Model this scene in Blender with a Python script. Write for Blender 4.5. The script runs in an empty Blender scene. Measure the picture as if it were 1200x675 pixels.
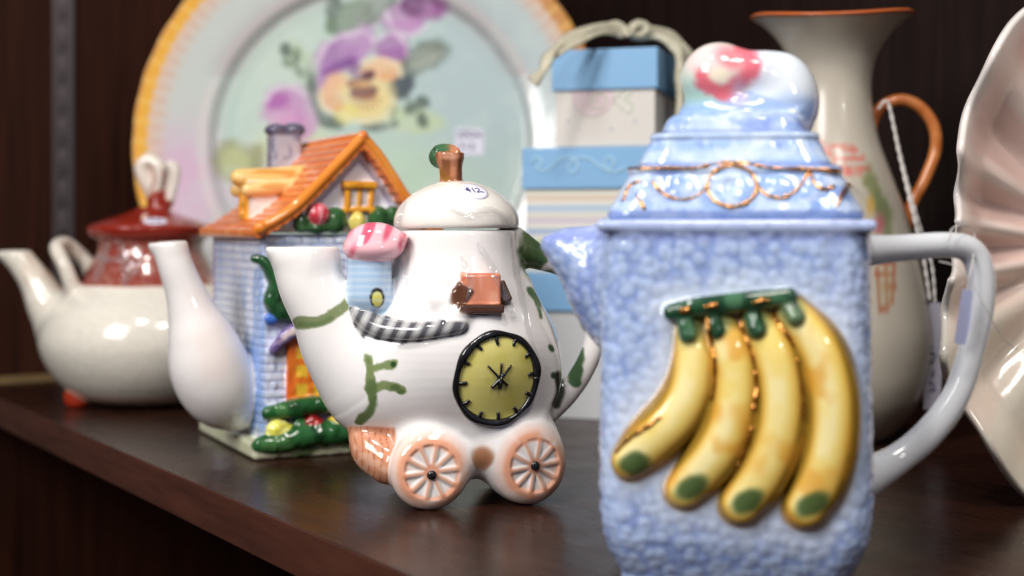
import bpy, math, random
import numpy as np
random.seed(5)
rng = np.random.default_rng(5)
scene = bpy.context.scene
COL = scene.collection
# ---------------------------------------------------------------- drafting: all lengths in cm, camera at (0,0,H) looking +Y
F = 1667.0; H = 12.5; HY = 265.0
S = 0.01
def V(*a): return np.array(a, dtype=np.float64)
def Q(px, py, d): return V((px-600)/F*d, d, H-(py-HY)/F*d)

class Frame:
    """a thing's own frame: origin on the shelf, turned by yaw"""
    def __init__(s, x, y, z=0.0, yaw=0.0):
        s.o = V(x, y, z); s.a = math.radians(yaw)
        c, n = math.cos(s.a), math.sin(s.a)
        s.R = np.array([[c, -n, 0], [n, c, 0], [0, 0, 1.0]])
    def toL(s, p): return (np.asarray(p)-s.o) @ s.R
    def toW(s, p): return np.asarray(p) @ s.R.T + s.o
    def q(s, px, py, d): return s.toL(Q(px, py, d))
    def pl(s, px, py, v):          # where the ray through a drawing point meets the local plane y=v
        e = s.toL(V(0, 0, H)); t = s.toL(Q(px, py, 1.0)) - e
        k = (v-e[1])/t[1]
        return e + t*k
    def pu(s, px, py, u):
        e = s.toL(V(0, 0, H)); t = s.toL(Q(px, py, 1.0)) - e
        return e + t*((u-e[0])/t[0])
    def proj(s, P):
        W = s.toW(P)
        return np.stack([600+F*W[:, 0]/W[:, 1], HY-F*(W[:, 2]-H)/W[:, 1]], 1)

# ---------------------------------------------------------------- noise
def _hash(i, j, k, s):
    with np.errstate(over='ignore'):
        n = (i*374761393 + j*668265263 + k*2147483647 + s*144665).astype(np.int64)
        n = (n ^ (n >> 13))*1274126177
        n = n ^ (n >> 16)
    return (n & 0xffff)/65535.0
def vnoise(P, scale=1.0, seed=0):
    X = np.asarray(P, np.float64)*scale + 1000
    I = np.floor(X).astype(np.int64); f = X-I; f = f*f*(3-2*f)
    r = 0
    for a in (0, 1):
        for b in (0, 1):
            for c in (0, 1):
                w = (f[:, 0] if a else 1-f[:, 0])*(f[:, 1] if b else 1-f[:, 1])*(f[:, 2] if c else 1-f[:, 2])
                r = r + w*_hash(I[:, 0]+a, I[:, 1]+b, I[:, 2]+c, seed)
    return r
def fbm(P, scale=1.0, seed=0, o=3):
    r = 0; a = .5; t = 0
    for i in range(o):
        r = r + a*vnoise(P, scale*2**i, seed+i*7); t += a; a *= .55
    return r/t

# ---------------------------------------------------------------- curves
def catmull(pts, n=6):
    pts = np.asarray(pts, float)
    if len(pts) < 3: 
        t = np.linspace(0, 1, n+1)[:, None]; return pts[0]*(1-t)+pts[-1]*t
    P = np.vstack([2*pts[0]-pts[1], pts, 2*pts[-1]-pts[-2]])
    out = []
    for i in range(1, len(P)-2):
        for t in np.linspace(0, 1, n, endpoint=False):
            out.append(.5*((2*P[i])+(-P[i-1]+P[i+1])*t+(2*P[i-1]-5*P[i]+4*P[i+1]-P[i+2])*t*t+(-P[i-1]+3*P[i]-3*P[i+1]+P[i+2])*t**3))
    out.append(P[-2])
    return np.array(out)

# ---------------------------------------------------------------- distance functions (local cm)
class Prim:
    def __init__(s, key, f, lo, hi, col=(.9, .9, .9), k=.2, op='add', bias=0.0):
        s.key, s.f, s.lo, s.hi, s.col, s.k, s.op, s.bias, s.m = key, f, np.asarray(lo, float), np.asarray(hi, float), np.array(col, float)[:3], k, op, bias, max(1.0, k+.3)
    def __call__(s, P):
        m = s.m
        lo, hi = P.min(0), P.max(0)
        if (lo > s.lo-m).all() and (hi < s.hi+m).all(): return s.f(P)
        q = np.maximum(np.maximum(s.lo-P, P-s.hi), 0)
        d = np.sqrt((q*q).sum(1))
        near = d < m
        out = d
        if near.any(): out[near] = s.f(P[near])
        return out
def ell(key, c, r, col=(.9,.9,.9), k=.2, R=None, **kw):
    c = np.asarray(c, float); r = np.asarray(r, float)*np.ones(3)
    def f(P):
        p = P-c
        if R is not None: p = p @ R
        a = np.sqrt(((p/r)**2).sum(1)); b = np.sqrt(((p/(r*r))**2).sum(1))+1e-9
        return a*(a-1)/b
    m = r.max()
    return Prim(key, f, c-m, c+m, col, k, **kw)
def rot(ax, deg):
    a = math.radians(deg); c, s = math.cos(a), math.sin(a)
    return {'x': np.array([[1,0,0],[0,c,-s],[0,s,c]]), 'y': np.array([[c,0,s],[0,1,0],[-s,0,c]]), 'z': np.array([[c,-s,0],[s,c,0],[0,0,1]])}[ax]
def tube(key, pts, r, col=(.9,.9,.9), k=.2, sq=(1,1,1), n=8, **kw):
    pts = np.asarray(pts, float); r = np.asarray(r, float)*np.ones(len(pts))
    X = catmull(np.hstack([pts, r[:, None]]), n) if len(pts) > 2 else np.hstack([pts, r[:, None]])
    A = X[:, :3]; rr = X[:, 3]; sq = np.asarray(sq, float)
    def f(P):
        best = None
        for i in range(len(A)-1):
            a = A[i]*sq; b = A[i+1]*sq-a; p = P*sq-a
            t = np.clip((p@b)/(b@b+1e-12), 0, 1)
            d = np.sqrt(((p-t[:, None]*b)**2).sum(1))-(rr[i]*(1-t)+rr[i+1]*t)
            best = d if best is None else np.minimum(best, d)
        return best/sq.max()
    m = rr.max()/sq.min()
    return Prim(key, f, A.min(0)-m, A.max(0)+m, col, k, **kw)
def box(key, c, hs, col=(.9,.9,.9), r=.1, k=.15, R=None, disp=None, **kw):
    c = np.asarray(c, float); hs = np.asarray(hs, float)
    def f(P):
        p = P-c
        if R is not None: p = p @ R
        q = np.abs(p)-(hs-r)
        d = np.sqrt((np.maximum(q, 0)**2).sum(1))+np.minimum(q.max(1), 0)-r
        if disp is not None: d = d+disp(P, p)
        return d
    m = hs if R is None else np.ones(3)*np.sqrt((hs**2).sum())
    return Prim(key, f, c-m, c+m, col, k, **kw)
def lathe(key, c, zr, col=(.9,.9,.9), k=.2, r=.12, **kw):
    """solid of revolution about a vertical axis; zr = [(z, radius)] going up"""
    c = np.asarray(c, float); zr = catmull(np.asarray(zr, float), 4)
    zr = zr[np.r_[True, np.diff(zr[:, 0]) > 1e-4]]
    poly = np.vstack([[0, zr[0, 0]], zr[:, ::-1], [0, zr[-1, 0]]])      # (rho, z)
    full = poly
    def f(P):
        rho = np.hypot(P[:, 0]-c[0], P[:, 1]-c[1]); z = P[:, 2]
        ins = rho < np.interp(z, zr[:, 0], zr[:, 1], left=-1, right=-1)
        d = np.full(len(P), 1e9)
        for i in range(len(full)-1):
            a = full[i]; b = full[i+1]-a
            L = b@b
            if L < 1e-12: continue
            px, pz = rho-a[0], z-a[1]
            t = np.clip((px*b[0]+pz*b[1])/L, 0, 1)
            d = np.minimum(d, (px-t*b[0])**2+(pz-t*b[1])**2)
        d = np.sqrt(d)
        return np.where(ins, -d, d)
    m = zr[:, 1].max()
    return Prim(key, f, (c[0]-m, c[1]-m, zr[0, 0]), (c[0]+m, c[1]+m, zr[-1, 0]), col, k, **kw)
def disc(key, c, n, rad, hth, col=(.9,.9,.9), r=.1, k=.15, disp=None, **kw):
    """short rounded cylinder with axis n"""
    c = np.asarray(c, float); n = np.asarray(n, float); n = n/np.linalg.norm(n)
    def f(P):
        p = P-c; h = p@n; w = p-h[:, None]*n; rho = np.sqrt((w*w).sum(1))
        qx = rho-(rad-r); qz = np.abs(h)-(hth-r)
        d = np.sqrt(np.maximum(qx, 0)**2+np.maximum(qz, 0)**2)+np.minimum(np.maximum(qx, qz), 0)-r
        if disp is not None: d = d+disp(p, h, rho)
        return d
    m = math.hypot(rad, hth)
    return Prim(key, f, c-m, c+m, col, k, **kw)
def poly2d(P2, poly):
    """signed distance to a closed 2-D polygon"""
    n = len(poly); d = np.full(len(P2), 1e18); s = np.ones(len(P2))
    for i in range(n):
        a = poly[i]; b = poly[i-1]; e = b-a; w = P2-a
        t = np.clip((w@e)/(e@e+1e-12), 0, 1)
        q = w-t[:, None]*e; d = np.minimum(d, (q*q).sum(1))
        c1 = P2[:, 1] >= a[1]; c2 = P2[:, 1] < b[1]; c3 = e[0]*w[:, 1] > e[1]*w[:, 0]
        fl = (c1 & c2 & c3) | (~c1 & ~c2 & ~c3)
        s = np.where(fl, -s, s)
    return s*np.sqrt(d)
def smin(a, b, k):
    if k <= 0: return np.minimum(a, b)
    h = np.maximum(k-np.abs(a-b), 0)/k
    return np.minimum(a, b)-h*h*k*.25
def make_field(prims, post=None):
    adds = [p for p in prims if p.op == 'add']
    KM = max(.5, max(p.k for p in adds)+.25)
    for p in adds: p.m = max(KM, p.m if p.m > 1.0 else 0)
    AL = np.array([p.lo for p in adds]); AH = np.array([p.hi for p in adds])
    def f(P):
        d = None
        lo, hi = P.min(0), P.max(0)
        q = np.maximum(np.maximum(AL-hi, lo-AH), 0); gap = np.sqrt((q*q).sum(1)); g0 = gap.min()
        for p, g in zip(adds, gap):
            if g > g0+KM: continue
            v = p(P); d = v if d is None else smin(d, v, p.k)
        for p in prims:
            if p.op == 'sub':
                v = -p.f(P); d = -smin(-d, -v, p.k)
        if post is not None: d = post(P, d)
        return d
    return f
def chunked(f, P, n=3000):
    """evaluate in spatially compact bins, so far shapes are skipped"""
    if len(P) <= n: return f(P)
    b = np.floor((P-P.min(0))/1.9).astype(np.int64); k = (b[:, 0]*4096+b[:, 1])*4096+b[:, 2]
    o = np.argsort(k, kind='stable'); ks = k[o]
    cuts = np.r_[0, np.flatnonzero(np.diff(ks))+1, len(o)]
    out = np.empty(len(P)); 
    for a, c in zip(cuts[:-1], cuts[1:]): out[o[a:c]] = f(P[o[a:c]])
    return out

def surface(f, lo, hi, h):
    """surface nets over a narrow band, vertices then pulled onto the true surface"""
    lo = np.asarray(lo, float)-3*h; hi = np.asarray(hi, float)+3*h
    B = 8
    nb = np.ceil((hi-lo)/(h*B)).astype(int); n = nb*B
    bi = np.stack(np.meshgrid(*[np.arange(x) for x in nb], indexing='ij'), -1).reshape(-1, 3)
    cv = chunked(f, lo+(bi*B+(B-1)/2)*h)
    D = np.repeat(np.repeat(np.repeat(cv.reshape(nb), B, 0), B, 1), B, 2).astype(np.float32)
    act = bi[np.abs(cv) < B*h*.87*1.7+.1]
    off = np.stack(np.meshgrid(*[np.arange(B)]*3, indexing='ij'), -1).reshape(-1, 3)
    G = (act[:, None, :]*B+off[None]).reshape(-1, 3)
    D[G[:, 0], G[:, 1], G[:, 2]] = chunked(f, lo+G*h)
    Sg = D < 0
    cnt = sum(Sg[a:n[0]-1+a, b:n[1]-1+b, c:n[2]-1+c].astype(np.int8) for a in (0,1) for b in (0,1) for c in (0,1))
    cell = np.argwhere((cnt > 0) & (cnt < 8))
    idx = np.full(cnt.shape, -1, np.int32); idx[cell[:, 0], cell[:, 1], cell[:, 2]] = np.arange(len(cell))
    acc = np.zeros((len(cell), 3)); w = np.zeros(len(cell))
    cs = [(a, b, c) for a in (0,1) for b in (0,1) for c in (0,1)]
    for a in cs:
        for ax in range(3):
            if a[ax]: continue
            b = list(a); b[ax] = 1
            va = D[cell[:,0]+a[0], cell[:,1]+a[1], cell[:,2]+a[2]]; vb = D[cell[:,0]+b[0], cell[:,1]+b[1], cell[:,2]+b[2]]
            m = (va < 0) != (vb < 0)
            t = np.where(m, va/np.where(m, va-vb, 1), 0)
            p = np.array(a, float)[None].repeat(len(cell), 0); p[:, ax] = t
            acc[m] += p[m]; w[m] += 1
    Vt = lo+(cell+acc/w[:, None])*h
    quads = []
    for ax in range(3):
        o1, o2 = [(1, 2), (2, 0), (0, 1)][ax]
        sl0 = [slice(1, -1)]*3; sl1 = [slice(1, -1)]*3
        sl0[ax] = slice(0, n[ax]-1); sl1[ax] = slice(1, n[ax])
        A = Sg[tuple(sl0)]; Bm = Sg[tuple(sl1)]
        e = np.argwhere(A != Bm)
        flip = A[e[:, 0], e[:, 1], e[:, 2]]
        st = np.ones(3, int); st[ax] = 0
        e = e+st
        def cid(d1, d2):
            g = e.copy(); g[:, o1] += d1; g[:, o2] += d2
            return idx[g[:, 0], g[:, 1], g[:, 2]]
        q = np.stack([cid(-1, -1), cid(0, -1), cid(0, 0), cid(-1, 0)], 1)
        q[~flip] = q[~flip][:, ::-1]
        quads.append(q)
    Fc = np.concatenate(quads); Fc = Fc[(Fc >= 0).all(1)]
    K = np.array([[1, -1, -1], [-1, -1, 1], [-1, 1, -1], [1, 1, 1.]])
    def grad(P, e):                    # slope and value from four samples
        v = [chunked(f, P+k*e) for k in K]
        return sum(k[None]*x[:, None] for k, x in zip(K, v))/(4*e), sum(v)/4
    g, v = grad(Vt, h*.3); L = (g*g).sum(1)+1e-6
    st = (v/L)[:, None]*g; sl = np.sqrt((st*st).sum(1))[:, None]; st *= np.minimum(1, h*.6/(sl+1e-9))
    Vt = Vt-st
    g, v = grad(Vt, h*.9); N = g/(np.sqrt((g*g).sum(1))[:, None]+1e-9)
    return Vt, Fc, N

# ---------------------------------------------------------------- painting (glaze colours, sRGB)
def seg2(U, pts, n=6):
    A = catmull(pts, n) if len(pts) > 2 else np.asarray(pts, float)
    d = np.full(len(U), 1e9)
    for i in range(len(A)-1):
        a = A[i]; b = A[i+1]-a; w = U-a
        t = np.clip((w@b)/(b@b+1e-12), 0, 1)
        d = np.minimum(d, np.sqrt(((w-t[:, None]*b)**2).sum(1)))
    return d
def sstep(a, b, x):
    t = np.clip((x-a)/(b-a+1e-12), 0, 1); return t*t*(3-2*t)
def rgb(*a): return np.array(a, float)/255.
class Paint:
    def __init__(s, C, U, mask=None, P=None):
        s.C, s.U, s.m, s.P = C, U, (np.ones(len(C)) if mask is None else mask.astype(float)), P
    def mix(s, w, col, op=1.0):
        w = (w*s.m*op)[:, None]; s.C[:] = s.C*(1-w)+w*np.asarray(col)
    def stroke(s, pts, w, col, soft=1.5, op=1.0, jag=0):
        d = seg2(s.U, pts)
        if jag: d = d+jag*(fbm(np.c_[s.U, np.zeros(len(d))], .09, 3)-.5)*3
        s.mix(1-sstep(w-soft, w+soft, d), col, op)
    def blob(s, c, rx, ry, col, soft=.25, op=1.0, ang=0, jag=0):
        a = math.radians(ang); w = s.U-np.array(c, float)
        x = w[:, 0]*math.cos(a)+w[:, 1]*math.sin(a); y = -w[:, 0]*math.sin(a)+w[:, 1]*math.cos(a)
        d = np.sqrt((x/rx)**2+(y/ry)**2)
        if jag: d = d+jag*(fbm(np.c_[s.U, np.zeros(len(d))], .07, 9, 2)-.5)*2
        s.mix(1-sstep(1-soft, 1+soft, d), col, op)

def lin(c):
    c = np.clip(c, 0, 1); return np.where(c <= .04045, c/12.92, ((c+.055)/1.055)**2.4)

# ---------------------------------------------------------------- Blender objects
def link(o, parent=None):
    COL.objects.link(o)
    if parent is not None: o.parent = parent
    return o
def thing(name, label, cat, frame, group=None):
    o = bpy.data.objects.new(name, None); o.empty_display_size = .02
    o.location = frame.o*S; o.rotation_euler = (0, 0, frame.a)
    o['label'] = label; o['category'] = cat
    if group: o['group'] = group
    return link(o)
def mesh(name, Vt, Fc, mat, parent=None, N=None, C=None, smooth=True, label=None):
    Vt = np.asarray(Vt, float)
    me = bpy.data.meshes.new(name)
    if isinstance(Fc, np.ndarray):
        me.vertices.add(len(Vt)); me.vertices.foreach_set('co', (Vt*S).astype(np.float32).ravel())
        k = Fc.shape[1]
        me.loops.add(len(Fc)*k); me.loops.foreach_set('vertex_index', Fc.astype(np.int32).ravel())
        me.polygons.add(len(Fc)); me.polygons.foreach_set('loop_start', np.arange(len(Fc), dtype=np.int32)*k)
        me.update(calc_edges=True)
    else:
        me.from_pydata([tuple(v) for v in Vt*S], [], Fc)
    me.polygons.foreach_set('use_smooth', [smooth]*len(me.polygons))
    if C is not None:
        at = me.color_attributes.new('Col', 'FLOAT_COLOR', 'POINT')
        at.data.foreach_set('color', np.hstack([lin(C), np.ones((len(C), 1))]).astype(np.float32).ravel())
    me.validate(clean_customdata=False); me.update()
    if N is not None: me.normals_split_custom_set_from_vertices(np.asarray(N, np.float32))
    o = bpy.data.objects.new(name, me)
    if mat: me.materials.append(mat)
    if label: o['label'] = label
    return link(o, parent)

def sculpt(root, fr, prims, h, mats, paint=None, post=None, tau=.05, wob=0):
    """build one fused clay form and hand each face to the part whose shape it belongs to"""
    f = make_field(prims, post)
    add = [p for p in prims if p.op == 'add']
    lo = np.min([p.lo for p in add], 0); hi = np.max([p.hi for p in add], 0)
    Vt, Fc, N = surface(f, lo-.1, hi+.1, h)
    Dm = np.stack([p(Vt) for p in add], 1)+np.array([p.bias for p in add])
    if wob: Dm = Dm+wob*(np.stack([vnoise(Vt, 2.2, 11+i) for i in range(len(add))], 1)-.5)
    W = np.exp(-(Dm-Dm.min(1, keepdims=True))/tau); W /= W.sum(1, keepdims=True)
    C = W@np.stack([p.col for p in add])
    own = Dm.argmin(1)
    if paint: paint(C, Vt, N, own, Dm, add)
    keys = []; [keys.append(p.key) for p in add if p.key not in keys]
    kid = np.array([keys.index(p.key) for p in add])
    # smooth ownership per part
    Kd = np.stack([Dm[:, kid == i].min(1) for i in range(len(keys))], 1)
    fo = Kd[Fc].mean(1).argmin(1)
    objs = {}
    for i, kx in sorted(enumerate(keys), key=lambda t: t[1].count('>')):
        sel = Fc[fo == i]
        if len(sel) == 0: continue
        u, inv = np.unique(sel, return_inverse=True)
        par = objs.get(kx.rsplit('>', 1)[0]) if '>' in kx else root
        nm = kx.rsplit('>', 1)[-1].split('#')[0]
        m = mats.get(kx.rsplit('>', 1)[-1], mats.get(nm, mats['*']))
        objs[kx] = mesh(nm, Vt[u], inv.reshape(sel.shape), m, par or root, N[u], C[u])
    return objs, f

def march(f, fr, px, py, off=0.0, t0=30, t1=140):
    """point of a form's surface met by a drafting ray (local cm) and its normal"""
    e = fr.toL(V(0, 0, H)); d = fr.toL(Q(px, py, 1.0))-e; L = np.linalg.norm(d)
    t = t0
    for _ in range(400):
        v = f((e+d*t)[None])[0]
        if v < .004 or t > t1: break
        t += max(v*.7, .004)/L
    p = e+d*t
    g = np.array([f((p+x)[None])[0]-f((p-x)[None])[0] for x in np.eye(3)*.06]); g /= np.linalg.norm(g)+1e-9
    return p+g*off, g

def tube_mesh(pts, r, seg=8, n=6, closed=False, smooth=True):
    pts = np.asarray(pts, float); r = np.asarray(r, float)*np.ones(len(pts))
    X = catmull(np.hstack([pts, r[:, None]]), n) if (smooth and len(pts) > 2) else np.hstack([pts, r[:, None]])
    A, rr = X[:, :3], X[:, 3]
    T = np.gradient(A, axis=0); T /= np.linalg.norm(T, axis=1)[:, None]+1e-9
    u = np.cross(T[0], [0, 0, 1.0]); 
    if np.linalg.norm(u) < .1: u = np.cross(T[0], [0, 1.0, 0])
    u /= np.linalg.norm(u)
    vs = []
    for i in range(len(A)):
        u = u-T[i]*(u@T[i]); u /= np.linalg.norm(u)+1e-9; w = np.cross(T[i], u)
        for k in range(seg):
            a = 2*math.pi*k/seg; vs.append(A[i]+rr[i]*(math.cos(a)*u+math.sin(a)*w))
    fs = []
    for i in range(len(A)-1):
        for k in range(seg):
            k2 = (k+1) % seg
            fs.append((i*seg+k, i*seg+k2, (i+1)*seg+k2, (i+1)*seg+k))
    fs.append(tuple(range(seg))[::-1]); fs.append(tuple((len(A)-1)*seg+k for k in range(seg)))
    return vs, fs
def join(parts):
    vs, fs = [], []
    for v, f in parts:
        b = len(vs); vs += list(v); fs += [tuple(i+b for i in x) for x in f]
    return np.array(vs), fs
def box_mesh(c, hs, bev=.05):
    """bevelled box"""
    c = np.asarray(c, float); hs = np.asarray(hs, float)
    import bmesh
    bm = bmesh.new(); bmesh.ops.create_cube(bm, size=2)
    for v in bm.verts: v.co = [v.co[i]*hs[i] for i in range(3)]
    bmesh.ops.bevel(bm, geom=list(bm.edges), offset=bev, segments=2, affect='EDGES', profile=.6)
    bm.verts.index_update()
    vs = [np.array(v.co)+c for v in bm.verts]; fs = [tuple(v.index for v in f.verts) for f in bm.faces]
    bm.free(); return vs, fs
def disc_on(f, p, n, rad, th=.025, up=(0, 0, 1), ry=None, lift=.012, seg=40):
    """a thin round sticker laid on a curved form"""
    ry = ry or rad
    u = np.cross(up, n); u = u/np.linalg.norm(u); w = np.cross(n, u); 
    if w[2] < 0: w = -w
    vs = []; fs = []
    rings = 6
    def down(x):
        for _ in range(4):
            x = x-n*f(x[None])[0]*.9
        return x
    top = [down(p)+n*(lift+th)]
    for k in range(1, rings+1):
        for i in range(seg):
            a = 2*math.pi*i/seg; x = p+(u*math.cos(a)*rad+w*math.sin(a)*ry)*k/rings
            top.append(down(x)+n*(lift+th))
    vs = list(top)
    for i in range(seg): fs.append((0, 1+i, 1+(i+1) % seg))
    for k in range(rings-1):
        for i in range(seg):
            a = 1+k*seg; b = a+seg; j = (i+1) % seg
            fs.append((a+i, b+i, b+j, a+j))
    base = len(vs); 
    for i in range(seg): vs.append(top[1+(rings-1)*seg+i]-n*(th+lift+.01))
    a = 1+(rings-1)*seg
    for i in range(seg):
        j = (i+1) % seg; fs.append((a+i, base+i, base+j, a+j))
    return (np.array(vs), fs), u, w, down
# ---------------------------------------------------------------- materials
MATS = {}
def glaze(name, rough=.12, col=None, bump=0, bscale=1.0, mott=0, mscale=2.0, mcol=(.5, .5, .5), coat=.3, metal=0, spec=.5, bdetail=2, sss=0, crack=0):
    m = bpy.data.materials.new(name); m.use_nodes = True; nt = m.node_tree; b = nt.nodes['Principled BSDF']
    tc = nt.nodes.new('ShaderNodeTexCoord'); mp = nt.nodes.new('ShaderNodeVectorMath'); mp.operation = 'SCALE'; mp.inputs['Scale'].default_value = 100
    nt.links.new(tc.outputs['Object'], mp.inputs[0]); vec = mp.outputs[0]
    if col is None:
        a = nt.nodes.new('ShaderNodeVertexColor'); a.layer_name = 'Col'; c = a.outputs['Color']
    else:
        a = nt.nodes.new('ShaderNodeRGB'); a.outputs[0].default_value = (*lin(np.array(col)), 1); c = a.outputs[0]
    if mott:
        n = nt.nodes.new('ShaderNodeTexNoise'); n.inputs['Scale'].default_value = mscale; n.inputs['Detail'].default_value = 4
        nt.links.new(vec, n.inputs['Vector'])
        r = nt.nodes.new('ShaderNodeMapRange'); r.inputs[1].default_value = .38; r.inputs[2].default_value = .68; r.inputs[4].default_value = mott
        nt.links.new(n.outputs[0], r.inputs[0])
        x = nt.nodes.new('ShaderNodeMix'); x.data_type = 'RGBA'; x.blend_type = 'MIX'
        nt.links.new(r.outputs[0], x.inputs[0]); nt.links.new(c, x.inputs[6]); x.inputs[7].default_value = (*lin(np.array(mcol)), 1)
        c = x.outputs[2]
    if crack:
        vo = nt.nodes.new('ShaderNodeTexVoronoi'); vo.feature = 'DISTANCE_TO_EDGE'; vo.inputs['Scale'].default_value = crack
        nt.links.new(vec, vo.inputs['Vector'])
        r = nt.nodes.new('ShaderNodeMapRange'); r.inputs[1].default_value = 0; r.inputs[2].default_value = .06; r.inputs[3].default_value = .35; r.inputs[4].default_value = 0
        nt.links.new(vo.outputs['Distance'], r.inputs[0])
        x = nt.nodes.new('ShaderNodeMix'); x.data_type = 'RGBA'
        nt.links.new(r.outputs[0], x.inputs[0]); nt.links.new(c, x.inputs[6]); x.inputs[7].default_value = (.25, .2, .13, 1); c = x.outputs[2]
    nt.links.new(c, b.inputs['Base Color'])
    b.inputs['Roughness'].default_value = rough; b.inputs['Metallic'].default_value = metal
    b.inputs['Specular IOR Level'].default_value = spec
    b.inputs['Coat Weight'].default_value = coat; b.inputs['Coat Roughness'].default_value = .05
    if sss:
        b.inputs['Subsurface Weight'].default_value = sss; b.inputs['Subsurface Radius'].default_value = (.004, .003, .0025); b.inputs['Subsurface Scale'].default_value = 1
    if bump:
        n = nt.nodes.new('ShaderNodeTexNoise'); n.inputs['Scale'].default_value = bscale; n.inputs['Detail'].default_value = bdetail
        nt.links.new(vec, n.inputs['Vector'])
        u = nt.nodes.new('ShaderNodeBump'); u.inputs['Strength'].default_value = 1; u.inputs['Distance'].default_value = bump*.01
        nt.links.new(n.outputs[0], u.inputs['Height']); nt.links.new(u.outputs[0], b.inputs['Normal'])
        nt.links.new(u.outputs[0], b.inputs['Coat Normal'])
    MATS[name] = m
    return m
WHITE = rgb(243, 240, 240)
G_smooth = glaze('porcelain glaze', .1, bump=.012, bscale=1.1)
G_crackle = glaze('crackle glaze', .2, bump=.01, bscale=2, mott=.3, mscale=1.2, mcol=rgb(196, 186, 168), crack=2.2)
G_gold = glaze('gold lustre', .22, col=rgb(214, 150, 78), metal=1, bump=.03, bscale=4)
G_black = glaze('black glaze', .2, col=rgb(24, 24, 27), bump=.01, bscale=5)
M_sticker = glaze('sticker paper', .6, col=rgb(226, 224, 240), coat=0)
M_ink = glaze('blue ink', .5, col=rgb(40, 36, 120), coat=0)
M_inkgrey = glaze('grey ink', .6, col=rgb(120, 118, 140), coat=0)
# ================================================================ 1. teapot shaped like a cart with a clock
fr = Frame(-1.8, 65.3)
q = fr.q
car = thing('teapot', 'white teapot on spoked cart wheels with yellow clock and $12 price dot on lid', 'teapot', fr)
W_ = WHITE
ax = q(535, 300, 66)
z_ = lambda py, d=65.: H-(py-HY)/F*d
base_prims = [
    lathe('body', (ax[0], ax[1]), [(3.2, 1.6), (4.3, 3.0), (5.6, 3.9), (7.0, 4.2), (8.2, 3.95), (9.2, 3.55), (10.2, 3.2), (11.2, 2.95), (12.1, 2.84), (12.3, 2.76), (12.33, 2.55)], W_, k=.3),
    ell('body', q(535, 428, 66.4), (4.75, 3.9, 3.75), W_, k=1.6),
    ell('body', q(470, 440, 65.6), (2.9, 2.6, 2.6), W_, k=1.4),
    tube('spout', [q(358, 305, 64.6), q(366, 335, 64.5), q(384, 368, 64.5), q(405, 405, 64.7), q(440, 443, 65)], [1.5, 1.5, 1.62, 2.0, 2.5], W_, k=1.4, sq=(1, 1.15, 1), n=12),
    tube('spout', [q(362, 300, 64.6), q(320, 291, 64.3)], [1.1, .28], W_, k=.7),
    disc('body', q(588, 446, 64.6), (.42, -.9, .03), 2.42, 1.2, W_, r=.5, k=.9),
]
bf0 = make_field(base_prims)
def on(px, py, off=0.0, f=bf0): return march(f, fr, px, py, off)[0]
cl_c, cl_n = march(bf0, fr, 586, 444)
GREEN = rgb(70, 96, 62)
n1 = V(.20, -.975, .0); n2 = V(.40, -.915, .05)
w1 = q(502, 555, 63.1); w2 = q(616, 547, 64.2)
w1[2] = 1.74; w2[2] = 1.80
def wheel_disp(seed):
    def d(p, h, rho):
        u = np.cross([0, 0, 1.0], n1 if seed == 1 else n2); ang = np.arctan2(p[:, 2], p@(u/np.linalg.norm(u)))
        sp = np.abs((((ang+.2)/(2*np.pi)*10) % 1)-.5)*2*np.pi/10*rho     # distance from the spoke line
        band = sstep(.28, .42, rho)*(1-sstep(1.12, 1.26, rho))
        return .085*band*sstep(.05, .2, sp)*(h > 0)+.02*(vnoise(p, 2.5, seed)-.5)
    return d
STAIN = rgb(236, 158, 120)
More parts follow.
